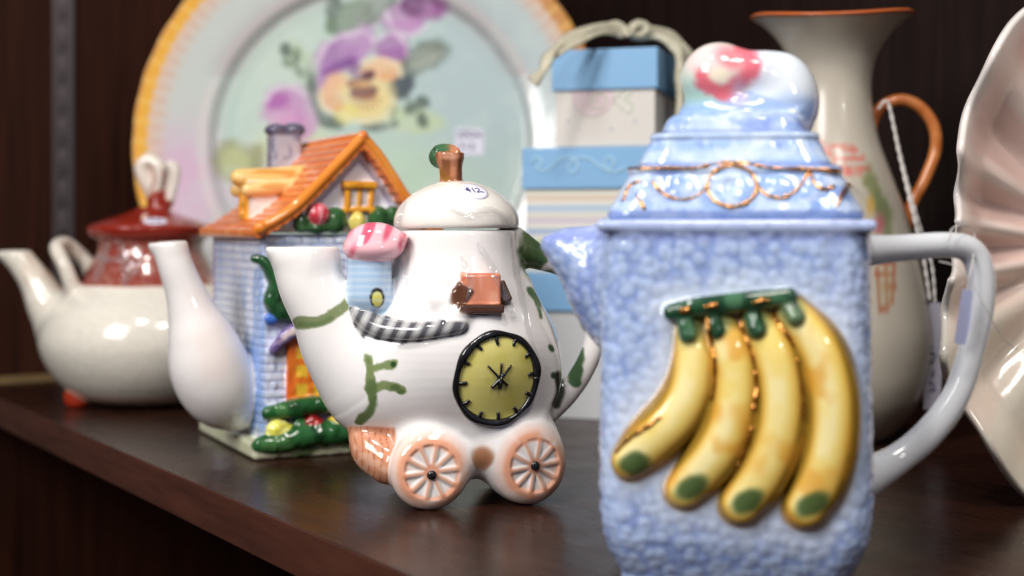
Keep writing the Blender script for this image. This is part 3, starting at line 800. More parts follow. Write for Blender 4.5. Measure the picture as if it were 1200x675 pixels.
rp = [
    Prim('roof', roof_f, lo, hi, OR, k=.05),
    Prim('gable', gable_f, lo, hi, rgb(222, 220, 232), k=.08),
    tube('roof_trim', rim[:6], .27, rgb(238, 140, 52), k=.08), tube('roof_trim', rim[5:], .27, rgb(238, 140, 52), k=.08),
    ell('roof_trim', rim[0]+V(.1, -.05, 0), .34, rgb(236, 136, 50), k=.05),
    tube('roof_trim', [V(apex[0], v0, apex[1]+.02), V(apex[0], v0+LV, apex[1]+.02)], .24, rgb(232, 122, 54), k=.1),
    # dormer
    box('dormer', (2.1, DV, 13.9), (1.6, 1.15, 1.15), rgb(232, 226, 222), r=.12, k=.05),
    tube('dormer>log_roof', [V(.15, DV, 15.25), V(2.2, DV, 15.4), V(4.7, DV, 15.75)], [.52, .5, .42], LOG, k=.1),
    tube('dormer>log_roof', [V(.3, DV-1.15, 14.55), V(2.2, DV-1.15, 14.75), V(3.7, DV-1.0, 15.0)], [.38, .42, .36], rgb(242, 206, 140), k=.1),
    tube('dormer>log_roof', [V(.3, DV+1.15, 14.55), V(2.2, DV+1.15, 14.75), V(3.7, DV+1.0, 15.0)], [.38, .42, .36], LOG, k=.1),
    tube('dormer>window', [V(.45, DV-.55, 14.5), V(.45, DV-.55, 13.0)], .2, rgb(236, 160, 50), k=.05), tube('dormer>window', [V(.45, DV+.55, 14.5), V(.45, DV+.55, 13.0)], .2, rgb(236, 160, 50), k=.05),
    tube('dormer>window', [V(.45, DV-.6, 13.0), V(.45, DV+.6, 13.0)], .2, rgb(236, 160, 50), k=.05), tube('dormer>window', [V(.45, DV-.6, 13.75), V(.45, DV+.6, 13.75)], .14, rgb(236, 170, 60), k=.05),
    # chimney
    box('chimney', (chx[0], chx[1], 16.6), (.92, .8, 1.9), rgb(178, 176, 188), r=.35, k=.15),
    ell('chimney', (chx[0]-.5, chx[1]-.1, 18.25), (.72, .75, .42), rgb(96, 92, 112), k=.12), ell('chimney', (chx[0]+.55, chx[1]-.1, 18.3), (.74, .75, .46), rgb(96, 92, 112), k=.12),
    # gable window and planting
    box('gable_window', G2(421, 217, -.2), (1.0, .32, .2), rgb(232, 158, 44), r=.1, k=.05),
    box('gable_window', G2(420, 230, -.05), (.76, .2, .75), rgb(206, 190, 190), r=.08, k=.05),
    tube('gable_window', [G2(407, 221, -.2), G2(406, 247, -.2)], .17, rgb(232, 158, 44), k=.04), tube('gable_window', [G2(421, 221, -.2), G2(420, 246, -.2)], .13, rgb(232, 158, 44), k=.04), tube('gable_window', [G2(435, 221, -.2), G2(434, 246, -.2)], .17, rgb(232, 158, 44), k=.04),
    tube('gable_window', [G2(404, 246, -.2), G2(437, 245, -.2)], .15, rgb(232, 158, 44), k=.04),
    ell('gable_flower', G2(373, 250, -.3), (.58, .4, .6), rgb(216, 70, 84), k=.05), ell('yellow_flower', G2(419, 261, -.25), (.5, .35, .6), rgb(222, 206, 110), k=.05),
    ell('gable_bush', G2(354, 262, -.15), (.45, .3, .5), rgb(70, 110, 66), k=.15), ell('gable_bush', G2(372, 267, -.15), (.7, .3, .32), rgb(60, 100, 60), k=.15), ell('gable_bush', G2(393, 258, -.15), (.68, .35, .72), rgb(56, 98, 56), k=.15),
    ell('gable_bush#2', G2(444, 256, -.15), (.62, .35, .72), rgb(56, 98, 56), k=.15), ell('gable_bush#2', G2(460, 252, -.15), (.4, .3, .5), rgb(56, 98, 56), k=.15),
]
def paint_roof(C, P, N, own, D, add):
    key = np.array([p.key for p in add])[own]; U = fr.proj(P)
    rf = key == 'roof'
    d, s = pdist(P[:, [0, 2]], inner); sa = np.interp(apex[0], prof[:, 0], np.r_[0, np.cumsum(np.sqrt((np.diff(prof, axis=0)**2).sum(1)))])
    saw = (np.abs(s-sa)/.58) % 1; p = Paint(C, U, rf)
    p.mix(1-sstep(.0, .28, saw), rgb(206, 92, 46), .75); p.mix(sstep(.5, .75, fbm(P, 1.1, 4)), rgb(246, 172, 100), .6); p.mix(sstep(.55, .8, fbm(P, .5, 14)), rgb(214, 92, 44), .6)
    col = np.abs((((P[:, 1]+.3*np.floor(np.abs(s-sa)/.58))/.62) % 1)-.5); p.mix(sstep(.38, .5, col), rgb(206, 88, 40), .6)
    g = Paint(C, U, key == 'gable')
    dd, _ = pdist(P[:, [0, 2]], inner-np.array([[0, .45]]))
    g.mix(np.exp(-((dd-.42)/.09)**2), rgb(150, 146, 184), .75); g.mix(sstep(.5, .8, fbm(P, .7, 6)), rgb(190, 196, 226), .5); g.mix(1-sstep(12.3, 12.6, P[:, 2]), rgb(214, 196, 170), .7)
    c = Paint(C, U, key == 'chimney'); c.mix(sstep(17.8, 18.1, P[:, 2]), rgb(88, 84, 106), .9); c.mix(sstep(.5, .65, vnoise(P, 3.5, 4)), rgb(118, 112, 138), .6); c.mix(sstep(18.5, 18.75, P[:, 2]), rgb(176, 176, 196), .6)
    l = Paint(C, U, key == 'dormer>log_roof'); l.mix(sstep(.5, .72, vnoise(P*V(.35, 2, 2), 1.6, 4)), rgb(206, 140, 62), .75); l.mix(sstep(.55, .8, vnoise(P*V(.3, 2, 2), 1.6, 24)), rgb(250, 232, 176), .7)
    for kk in ('gable_bush', 'gable_bush#2'):
        Paint(C, U, key == kk).mix(sstep(.45, .7, vnoise(P, 2.6, 3)), rgb(34, 72, 38), .7)
    Paint(C, U, key == 'gable_flower').mix(sstep(.5, .62, vnoise(P, 4.5, 3)), rgb(242, 170, 176), .8)
    t = Paint(C, U, key == 'roof_trim'); t.mix(sstep(.5, .8, fbm(P, .7, 9)), rgb(246, 170, 84), .5)
    Paint(C, U, (key == 'gable_window')).mix(sstep(.55, .8, fbm(P, 1.5, 9)), rgb(200, 110, 30), .4)
def rpost(P, d):
    b = (P[:, 1] < -.02) & (P[:, 2] < 15) & (P[:, 1] > -.7)
    return d+np.where(b, .05*(vnoise(P, 3.5, 3)-.5), 0)
roof_root = bpy.data.objects.new('roof_lid', None)
ro, rf_ = sculpt(hs, fr, rp, .07, {'*': G_smooth}, paint_roof, rpost, tau=.02)
bpy.data.objects.remove(roof_root)
for k_ in ('chimney', 'dormer', 'roof_trim'):
    if k_ in ro and k_ != 'dormer': ro[k_].parent = ro['roof']
# ================================================================ 3. maroon and cream teapot, far left
RD = 101.0
fr = Frame((177-600)/F*RD, RD)
rt = thing('teapot', 'squat crackled cream teapot with maroon neck and lid, twisted loop knob and small maroon feet', 'teapot', fr)
q = fr.q
rs = RD/F
def zr(lst, d=RD): return sorted([(H-(py-HY)/F*d, w*d/F) for py, w in lst])
MAR = rgb(142, 40, 26); CRM = rgb(232, 226, 214)
bz = zr([(468, 60), (466, 72), (461, 84), (453, 95), (440, 108), (421, 120), (400, 126.5), (380, 124), (362, 115), (348, 100), (340, 90), (332, 82), (322, 74), (310, 68), (298, 62), (288, 60), (280, 62)])
prims = [
    lathe('body', (0, 0), bz, CRM, k=.25),
    tube('spout', [q(20, 300, RD-1), q(42, 330, RD-1), q(60, 362, RD-1), q(84, 392, RD)], [.92, 1.12, 1.55, 2.1], CRM, k=.8),
    tube('spout', [q(20, 302, RD-1), q(3, 298, RD-1)], [.8, .35], CRM, k=.4),
    tube('side_handle', [q(92, 366, RD-2.5), q(88, 345, RD-3), q(76, 312, RD-3.4), q(66, 290, RD-2.5), q(78, 286, RD-.5), q(100, 306, RD+.3), q(112, 330, RD-1)], [.8, .58, .5, .48, .48, .55, .7], rgb(232, 224, 212), k=.35),
    ell('foot#1', q(91, 465, RD-2.8), (.95, .85, .95), rgb(172, 52, 26), k=.2), ell('foot#2', V(4.6, -2.0, .5), (.9, .9, .6), rgb(172, 52, 26), k=.2), ell('foot#3', V(.5, 5, .5), (.9, .9, .6), rgb(172, 52, 26), k=.2),
]
s0 = Prim('x', None, (0,0,0), (1,1,1), k=.2, op='sub'); zt = H-(293-HY)/F*RD
s0.f = lambda P: np.where(P[:, 0] < -7.6, zt-P[:, 2]-.0, 5.)
s1 = Prim('x', None, (0,0,0), (1,1,1), k=.1, op='sub'); s1.f = lambda P: np.where(P[:, 2] < 1, P[:, 2], 5.)
zn = H-(332-HY)/F*RD
def paint_red(C, P, N, own, D, add):
    key = np.array([p.key for p in add])[own]; U = fr.proj(P)
    Paint(C, U, key == 'body').mix(sstep(zn-.08, zn+.08, P[:, 2]+.12*(vnoise(P, .5, 1)-.5)), MAR)
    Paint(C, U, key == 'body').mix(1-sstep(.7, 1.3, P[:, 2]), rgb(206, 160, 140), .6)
    Paint(C, U, (key == 'spout')).mix(sstep(.5, .8, fbm(P, .4, 3)), rgb(206, 180, 160), .6)
G_red = glaze('crackle glaze with maroon', .16, bump=.02, bscale=1.4, mott=.3, mscale=3.2, mcol=rgb(200, 188, 170), coat=.4)
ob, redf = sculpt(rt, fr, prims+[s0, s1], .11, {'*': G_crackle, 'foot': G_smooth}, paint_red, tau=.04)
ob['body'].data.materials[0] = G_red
zl = lambda py: H-(py-HY)/F*RD
LP = [lathe('lid', (0, 0), zr([(283, 58), (280, 64), (276, 70), (270, 73), (265, 72), (258, 55), (252, 36), (247, 22), (243, 15)]), MAR, k=.2),
      tube('knob', [q(186, 246, RD), q(185, 228, RD)], [.85, .72], MAR, k=.15),
      tube('knob', [q(183, 236, RD), q(171, 214, RD-.3), q(165, 197, RD-.3), q(175, 187, RD-.3), q(187, 198, RD-.4), q(184, 218, RD-.3), q(180, 230, RD-.2)], [.48, .45, .46, .46, .5, .48, .42], rgb(228, 216, 204), k=.12),
      ell('knob', q(176, 206, RD-.1), (.6, .4, .95), rgb(214, 192, 180), k=.1),
      tube('knob', [q(188, 234, RD), q(196, 215, RD+.1), q(199, 196, RD+.2), q(205, 198, RD+.3), q(202, 218, RD+.2), q(196, 236, RD)], [.48, .45, .4, .4, .42, .48], rgb(228, 216, 206), k=.12)]
def paint_rl(C, P, N, own, D, add):
    key = np.array([p.key for p in add])[own]; U = fr.proj(P)
    Paint(C, U, key == 'knob').mix(1-sstep(zl(237)-.1, zl(237)+.3, P[:, 2]+.6*(vnoise(P, 1.2, 3)-.5)), MAR)
    Paint(C, U, key == 'knob').stroke([(177, 196), (181, 210), (176, 222)], 2.4, rgb(170, 130, 118), 2, .7)
    Paint(C, U, key == 'knob').stroke([(192, 200), (192, 225)], 2., rgb(150, 100, 90), 2, .8)
lb, lf2 = sculpt(rt, fr, LP, .09, {'*': G_smooth}, paint_rl, tau=.03)
lb['knob'].parent = lb['lid']
lf2 = make_field(LP[:1])
sp, sn = march(lf2, fr, 182, 259)
(sv, sf), su, sw, down = disc_on(lf2, sp, sn, .8, .03, ry=.62)
stk = mesh('price_sticker', sv, sf, M_sticker, lb['lid'])
ink(stk, [[(-.5, .3), (-.6, 0), (-.3, -.1), (-.5, -.3)], [(-.1, .3), (-.1, -.3)], [(.15, .2), (.4, .3), (.45, 0), (.2, -.3), (.6, -.25)]], .62, sp, su, sw, down, sn, .05, .04, M_ink)
# ================================================================ 4. blue pitcher with bananas, nearest
fr = Frame(7.62, 48.6, 0, -8)
HAND_PT = None
pt = thing('pitcher', 'pale blue pitcher with raised yellow bananas on its front, fruit knob lid and white handle', 'pitcher', fr)
PV = lambda px, py, v=0.: fr.pl(px, py, v)
q = fr.q
CY = 4.5                         # centre of the body behind the front face
HW = 4.72
def hwz(z): return np.interp(z, [0, .2, .5, 1.0, 1.6, 2.3, 3.2, 11.6, 12.5], [4.0, 4.02, 4.16, 4.4, 4.6, 4.7, 4.74, 4.64, 4.58])
def body_f(P):
    x, y, z = P[:, 0], P[:, 1]-CY, P[:, 2]
    w = hwz(z); r = 1.15
    qx, qy = np.abs(x)-(w-r), np.abs(y)-(w-.25-r)
    d = np.sqrt(np.maximum(qx, 0)**2+np.maximum(qy, 0)**2)+np.minimum(np.maximum(qx, qy), 0)-r
    d = smin(-d, 12.62-z, .35)*-1
    return np.maximum(d, -z)
def dimple(P):
    """hammered texture: rounded cells"""
    s = 2.7; X = P*s+300; I = np.floor(X); best = np.full(len(P), 9.)
    for a in (-1, 0, 1):
        for b in (-1, 0, 1):
            for c in (-1, 0, 1):
                J = I+np.array([a, b, c]); Ji = J.astype(np.int64)
                o = np.stack([_hash(Ji[:, 0], Ji[:, 1], Ji[:, 2], k) for k in (1, 2, 3)], 1)
                best = np.minimum(best, np.sqrt(((J+o-X)**2).sum(1)))
    return best
BLU = rgb(166, 186, 224)
def ban(key, pts, r, kk=.05):
    return tube(key, [PV(a, b, .1 if i == 0 else .02) for i, (a, b) in enumerate(pts)], np.array(r)*.0292, rgb(240, 212, 118), k=kk, sq=(1, 1.25, 1))
B1 = [(808, 384), (812, 420), (808, 455), (793, 486), (768, 512), (738, 540)]
B2 = [(842, 376), (855, 410), (861, 450), (855, 495), (835, 535), (802, 574)]
B3 = [(886, 376), (906, 415), (915, 460), (911, 510), (893, 555), (868, 590)]
B4 = [(928, 366), (958, 405), (973, 455), (974, 510), (962, 560), (944, 594)]
bans = [ban('banana#1', B1, [15, 22, 28, 31, 30, 22]), ban('banana#2', B2, [16, 25, 30, 33, 32, 22]), ban('banana#3', B3, [18, 27, 32, 34, 32, 25]), ban('banana#4', B4, [18, 27, 32, 33, 31, 26])]
prims = [
    Prim('body', body_f, (-4.9, -.3, 0), (4.9, 9.4, 12.7), BLU, k=.2),
    box('body', (0, CY, 12.52), (4.75, 4.45, .2), rgb(178, 194, 232), r=.18, k=.25),
    tube('spout', [q(725, 330, 52.6), q(700, 308, 52.6), q(668, 293, 52.6), q(643, 285, 52.6)], [1.8, 1.3, .75, .3], BLU, k=.9, sq=(1, 1, 1)),
    tube('spout', [q(720, 360, 52.6), q(700, 330, 52.6), q(672, 300, 52.6)], [1.3, 1.0, .6], BLU, k=.9),
    tube('handle', [q(1008, 294, 52), q(1050, 291, 52.2), q(1106, 287, 52.6), q(1136, 293, 52.9), q(1149, 318, 53), q(1149, 360, 53), q(1141, 400, 53), q(1122, 460, 52.9), q(1090, 506, 52.7), q(1052, 538, 52.4), q(1010, 562, 52)], [.6, .5, .47, .5, .52, .5, .48, .5, .54, .56, .75], rgb(224, 226, 230), k=.45),
    tube('stalk', [PV(787, 366, -.1), PV(815, 360, -.2), PV(870, 354, -.25), PV(924, 347, -.15)], [.3, .34, .36, .3], rgb(40, 78, 54), k=.06),
    tube('stalk', [PV(800, 366, -.1), PV(806, 392, -.3)], [.25, .3], rgb(60, 98, 70), k=.1), tube('stalk', [PV(832, 362, -.1), PV(840, 388, -.3)], [.25, .3], rgb(60, 98, 70), k=.1),
    tube('stalk', [PV(878, 358, -.1), PV(886, 386, -.35)], [.25, .34], rgb(60, 98, 70), k=.1), tube('stalk', [PV(918, 350, -.1), PV(932, 372, -.35)], [.25, .3], rgb(120, 120, 90), k=.1),
]+bans
def ppost(P, d):
    m = np.ones(len(P))
    near = (np.abs(d) < .4)
    if not near.any(): return d
    Q_ = P[near]; U = fr.proj(Q_)
    db = np.min([b(Q_) for b in bans+prims[5:6]], 0)
    hd = prims[4](Q_)
    a = .06*sstep(.05, .35, db)*sstep(.1, .4, hd)*(1-sstep(12.05, 12.35, Q_[:, 2]))
    out = d.copy(); out[near] = d[near]+a*(dimple(Q_)*1.3-.6)
    return out
def paint_pt(C, P, N, own, D, add):
    key = np.array([p.key for p in add])[own]; U = fr.proj(P)
    bd = (key == 'body') | (key == 'spout')
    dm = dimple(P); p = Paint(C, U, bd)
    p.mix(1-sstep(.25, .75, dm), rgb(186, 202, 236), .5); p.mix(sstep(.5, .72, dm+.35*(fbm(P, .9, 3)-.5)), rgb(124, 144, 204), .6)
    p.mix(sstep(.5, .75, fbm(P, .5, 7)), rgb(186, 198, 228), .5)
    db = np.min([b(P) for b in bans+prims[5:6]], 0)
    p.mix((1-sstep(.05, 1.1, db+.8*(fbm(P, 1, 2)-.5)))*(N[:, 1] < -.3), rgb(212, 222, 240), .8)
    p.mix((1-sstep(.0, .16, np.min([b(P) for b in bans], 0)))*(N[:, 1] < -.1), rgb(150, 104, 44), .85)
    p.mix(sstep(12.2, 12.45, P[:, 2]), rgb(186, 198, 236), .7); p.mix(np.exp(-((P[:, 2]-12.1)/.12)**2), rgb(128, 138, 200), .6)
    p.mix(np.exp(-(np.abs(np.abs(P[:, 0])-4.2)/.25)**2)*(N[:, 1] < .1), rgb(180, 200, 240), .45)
    Paint(C, U, key == 'spout').mix(sstep(.4, .7, fbm(P, .8, 5)), rgb(122, 134, 200), .4)
    for i, (bp, B, gc) in enumerate(zip(bans, (B1, B2, B3, B4), ((746, 549), (815, 577), (874, 590), (946, 596)))):
        mk = key == 'banana#%d' % (i+1); pp = Paint(C, U, mk)
        dl = seg2(U, B); w = 24.
        side = np.zeros(len(U))
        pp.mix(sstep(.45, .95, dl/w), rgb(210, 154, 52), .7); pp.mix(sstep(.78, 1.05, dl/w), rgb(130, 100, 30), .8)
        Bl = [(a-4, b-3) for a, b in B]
        dl2 = seg2(U, Bl); pp.mix((1-sstep(5, 17, dl2))*sstep(.3, .7, fbm(P, .7, i)+.1), rgb(248, 234, 178), .85)  # cream highlight painted along the upper left of each banana
        pp.mix(sstep(.52, .75, fbm(P, .8, 40+i)), rgb(222, 152, 50), .6)
        a, b = B[-1]; pp.blob((a+ (6 if i == 0 else 8), b+ (3 if i == 0 else -3)), 21-(i == 0)*2, 13, rgb(70, 94, 54), .3, .92, -12 if i == 0 else -28, .12)
        pp.blob(B[0], 15, 17, rgb(104, 130, 84), .5, .7)
    st = Paint(C, U, key == 'stalk'); st.mix(sstep(.5, .75, vnoise(P, 2.2, 3)), rgb(24, 54, 36), .6); st.mix(sstep(.6, .8, vnoise(P, 1.5, 33)), rgb(96, 140, 104), .6)
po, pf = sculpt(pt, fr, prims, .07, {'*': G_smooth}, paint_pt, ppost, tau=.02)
# gold lustre between the bananas and on the stalk
def drop(pts, f=None, off=.03, fr_=None): return [march(f or pf, fr_ or fr, a, b, off)[0] for a, b in pts]
golds = [([(829, 372), (833, 395), (838, 420), (838, 450), (834, 470)], .075), ([(868, 372), (874, 395), (884, 425), (886, 455), (882, 480)], .075), ([(905, 365), (916, 385), (930, 405)], .085),
         ([(722, 531), (738, 514), (756, 502), (774, 488)], .08), ([(880, 500), (872, 530), (862, 550)], .05), ([(933, 420), (939, 455), (940, 490)], .045), ([(797, 365), (803, 363), (809, 362)], .1), ([(826, 360), (833, 358), (841, 357)], .08), ([(882, 355), (892, 352), (900, 352)], .07)]
parts = []
for g, r in golds:
    g2 = catmull(g, 4); dd = drop(g2)
    parts.append(tube_mesh(dd, [r*(.55+.75*random.random()) for _ in dd], 8, 2))
v, f_ = join(parts); o = mesh('gold_lustre', v, f_, G_gold, po['body'])
# ---- lid: stepped tiers with raised gold pattern
zz = lambda py, d=49.5: H-(py-HY)/F*d
tiers = sorted([(zz(258), 4.3), (zz(254), 4.46), (zz(247), 4.42), (zz(225), 4.05), (zz(204), 3.72), (zz(200), 3.78), (zz(194), 3.74), (zz(191), 3.42), (zz(184), 3.3), (zz(162), 2.98), (zz(158), 3.04), (zz(153), 2.98), (zz(150), 2.6), (zz(134), 2.4), (zz(128), 2.2)])
TZ = np.array([a for a, _ in tiers]); TW = np.array([b for _, b in tiers])
def lid_f(P):
    x, y, z = P[:, 0], P[:, 1]-CY, P[:, 2]
    w = np.interp(z, TZ, TW); r = .9
    qx, qy = np.abs(x)-(w-r), np.abs(y)-(w-.25-r)
    d = (np.sqrt(np.maximum(qx, 0)**2+np.maximum(qy, 0)**2)+np.minimum(np.maximum(qx, qy), 0)-r)*.8
    return np.maximum(np.maximum(d, z-TZ[-1]), TZ[0]-z)
kd = 52.9
lp = [Prim('lid', lid_f, (-4.6, -.1, TZ[0]), (4.6, 9.2, TZ[-1]), rgb(152, 180, 228), k=.12),
      ell('knob', q(842, 92, kd), (1.4, 1.3, 1.34), rgb(214, 226, 212), k=.25),
      ell('knob', q(908, 108, kd), (1.5, 1.3, 1.52), rgb(218, 228, 242), k=.25),
      ell('knob', q(925, 128, kd), (1.0, 1.2, 1.2), rgb(190, 206, 238), k=.5),
      ell('knob', q(868, 128, kd), (2.2, 1.4, .55), rgb(160, 182, 228), k=.5),
      ell('knob', q(884, 84, kd-.4), (.7, .9, .7), rgb(226, 224, 238), k=.6)]
lf3 = make_field(lp)
def paint_pl(C, P, N, own, D, add):
    key = np.array([p.key for p in add])[own]; U = fr.proj(P)
    l = Paint(C, U, key == 'lid')
    l.mix(sstep(.45, .7, fbm(P, .9, 3)), rgb(206, 220, 240), .8); l.mix(sstep(.55, .7, fbm(P, 2.6, 23)), rgb(112, 140, 204), .5); l.mix(sstep(.5, .65, fbm(P, 2.2, 33)), rgb(220, 230, 244), .5); l.mix(sstep(.55, .8, fbm(P, 1.3, 13)), rgb(124, 144, 212), .55)
    for py in (250, 192, 151): l.mix(np.exp(-((P[:, 2]-zz(py))/.09)**2), rgb(96, 112, 176), .6)
    for py in (180, 157): l.mix(np.exp(-((P[:, 2]-zz(py))/.2)**2), rgb(210, 224, 242), .5)
    k = Paint(C, U, key == 'knob')
    k.blob((820, 120), 30, 26, rgb(168, 206, 196), .6, .8); k.blob((835, 72), 32, 20, rgb(238, 196, 200), .5, .7)
    k.stroke([(868, 58), (882, 74), (872, 90), (850, 108), (830, 100), (822, 88)], 9, rgb(222, 92, 108), 5, .85, 4); k.blob((858, 68), 20, 12, rgb(232, 120, 132), .6, .8, 25); k.blob((866, 112), 10, 20, rgb(190, 170, 200), .6, .7)
    k.blob((843, 88), 12, 9, rgb(240, 226, 200), .5, .8)
    k.mix(sstep(888, 900, U[:, 0])*(1-sstep(95, 120, U[:, 1])), rgb(232, 238, 246), .8)
    k.mix((1-sstep(135, 112, U[:, 1]))*1.0, rgb(150, 178, 230), .8); k.blob((925, 130), 25, 22, rgb(172, 196, 236), .5, .6)
ovc = march(lf3, fr, 858, 218)[0]; arcs = [march(lf3, fr, a, 222)[0] for a in (760, 800, 915, 955)]
def lpost(P, d):
    band = sstep(TZ[1], TZ[1]+.3, P[:, 2])*(1-sstep(zz(206), zz(202), P[:, 2]))
    e = np.exp(-((np.hypot(P[:, 0]-ovc[0], (P[:, 2]-ovc[2])*1.15)-.55)/.3)**4)*.1
    for a in arcs: e = np.maximum(e, .09*np.exp(-(np.hypot(P[:, 0]-a[0], (P[:, 2]-a[2]-.1)*1.1)/.42)**4))
    return d-band*e*(P[:, 1] < 3)+.06*(fbm(P, 1.7, 3, 2)-.5)*(P[:, 2] < TZ[-1]-.1)
lf3 = make_field(lp, lpost)
lo2, _ = sculpt(pt, fr, lp, .075, {'*': G_smooth}, paint_pl, lpost, tau=.03)
lo2['knob'].parent = lo2['lid']
pat = [[(737, 198), (775, 197), (812, 197), (835, 193), (858, 190), (882, 193), (905, 197), (950, 198), (984, 200)],
       [(858+29*math.cos(a), 218+24*math.sin(a)) for a in np.linspace(0, 2*math.pi, 22)],
       [(730, 236), (738, 218), (752, 212)], [(764, 212), (776, 226), (796, 234), (816, 230), (831, 216)], [(886, 216), (898, 228), (916, 232), (932, 224), (943, 210), (948, 199)], [(950, 203), (955, 215), (966, 222), (978, 218)], [(980, 243), (988, 225), (996, 214)], [(756, 246), (746, 228)]]
parts = []
for g in pat:
    g2 = catmull(g, 3); dd = drop(g2, lf3, .0)
    parts.append(tube_mesh(dd, [.065*(.6+.7*random.random()) for _ in dd], 8, 2))
v, f_ = join(parts); mesh('gold_trim', v, f_, G_gold, lo2['lid'])
# ================================================================ 5. big painted plate standing behind
PD = 112.0
ps = PD/F
pc = Q(435, 167, PD); PRAD = 272*ps
fr = Frame(pc[0], PD, 0, 0)
lean = math.radians(6)
pl_t = thing('plate', 'large round gold-edged china plate painted with purple and yellow pansies, standing at the back', 'plate', fr)
NR, NA = 190, 560
zc = pc[2]
pp_, rr_ = [], []
def dish(t):   # profile: depth towards the back as a function of radius fraction
    return np.interp(t, [0, .60, .66, .70, .80, 1.0], [0, 0, -.12, -.75, -1.15, -1.9])
ts = np.linspace(0, 1, NR)
A, T = np.meshgrid(np.linspace(0, 2*np.pi, NA, endpoint=False), ts)
T_ = T.ravel(); A_ = A.ravel()
ed = 1+.0015*np.sin(A_*36)*sstep(.9, 1, T_)
def place(t, a, off, k=1.0):
    x = PRAD*t*k*np.cos(a); z = PRAD*t*k*np.sin(a); y = dish(t)+off
    y2 = y+z*math.sin(lean); z2 = z*math.cos(lean)
    return np.stack([x, y2, z2+zc], 1)
Fp = place(T_, A_, 0, ed); Bp = place(T_, A_, .45, ed)
U = fr.proj(Fp)
C = np.tile(rgb(204, 210, 206), (len(Fp), 1))
p = Paint(C, U); X3 = np.c_[U, np.zeros(len(U))]
cen = (435, 167)
p.mix(1-sstep(.60, .72, T_), rgb(190, 210, 202)); p.blob((560, 90), 90, 110, rgb(184, 202, 206), .6, .8); p.blob((345, 110), 60, 90, rgb(204, 218, 204), .6, .6)
p.blob((215, 215), 42, 60, rgb(222, 178, 210), .75, .75); p.blob((300, 225), 40, 40, rgb(226, 190, 214), .8, .6); p.blob((470, 210), 70, 40, rgb(196, 220, 190), .7, .6); p.blob((345, 175), 45, 25, rgb(214, 220, 170), .6, .7)
p.mix(np.exp(-((T_-.685)/.018)**2), rgb(176, 182, 180), .35); p.mix(np.exp(-((T_-.72)/.02)**2), rgb(226, 216, 214), .6)
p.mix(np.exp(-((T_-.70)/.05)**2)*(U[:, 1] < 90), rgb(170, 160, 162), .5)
# edge: gold band, toothed inner lace
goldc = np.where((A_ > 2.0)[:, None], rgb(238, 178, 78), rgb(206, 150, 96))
tooth = .93+.012*np.abs(((A_/(2*np.pi)*110) % 1)-.5)*2
p.mix(sstep(.85, .93, T_), rgb(226, 196, 176), .8)
p.mix(np.exp(-((T_-.905)/.03)**2)*sstep(.2, .5, np.abs(((A_/(2*np.pi)*96) % 1)-.5)), rgb(206, 140, 120), .3)
w_ = sstep(tooth, tooth+.012, T_)
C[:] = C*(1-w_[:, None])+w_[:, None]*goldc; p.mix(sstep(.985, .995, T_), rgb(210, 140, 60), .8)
p.mix(w_*sstep(.3, .5, np.abs(((A_/(2*np.pi)*70) % 1)-.5)), rgb(246, 206, 120), .6)
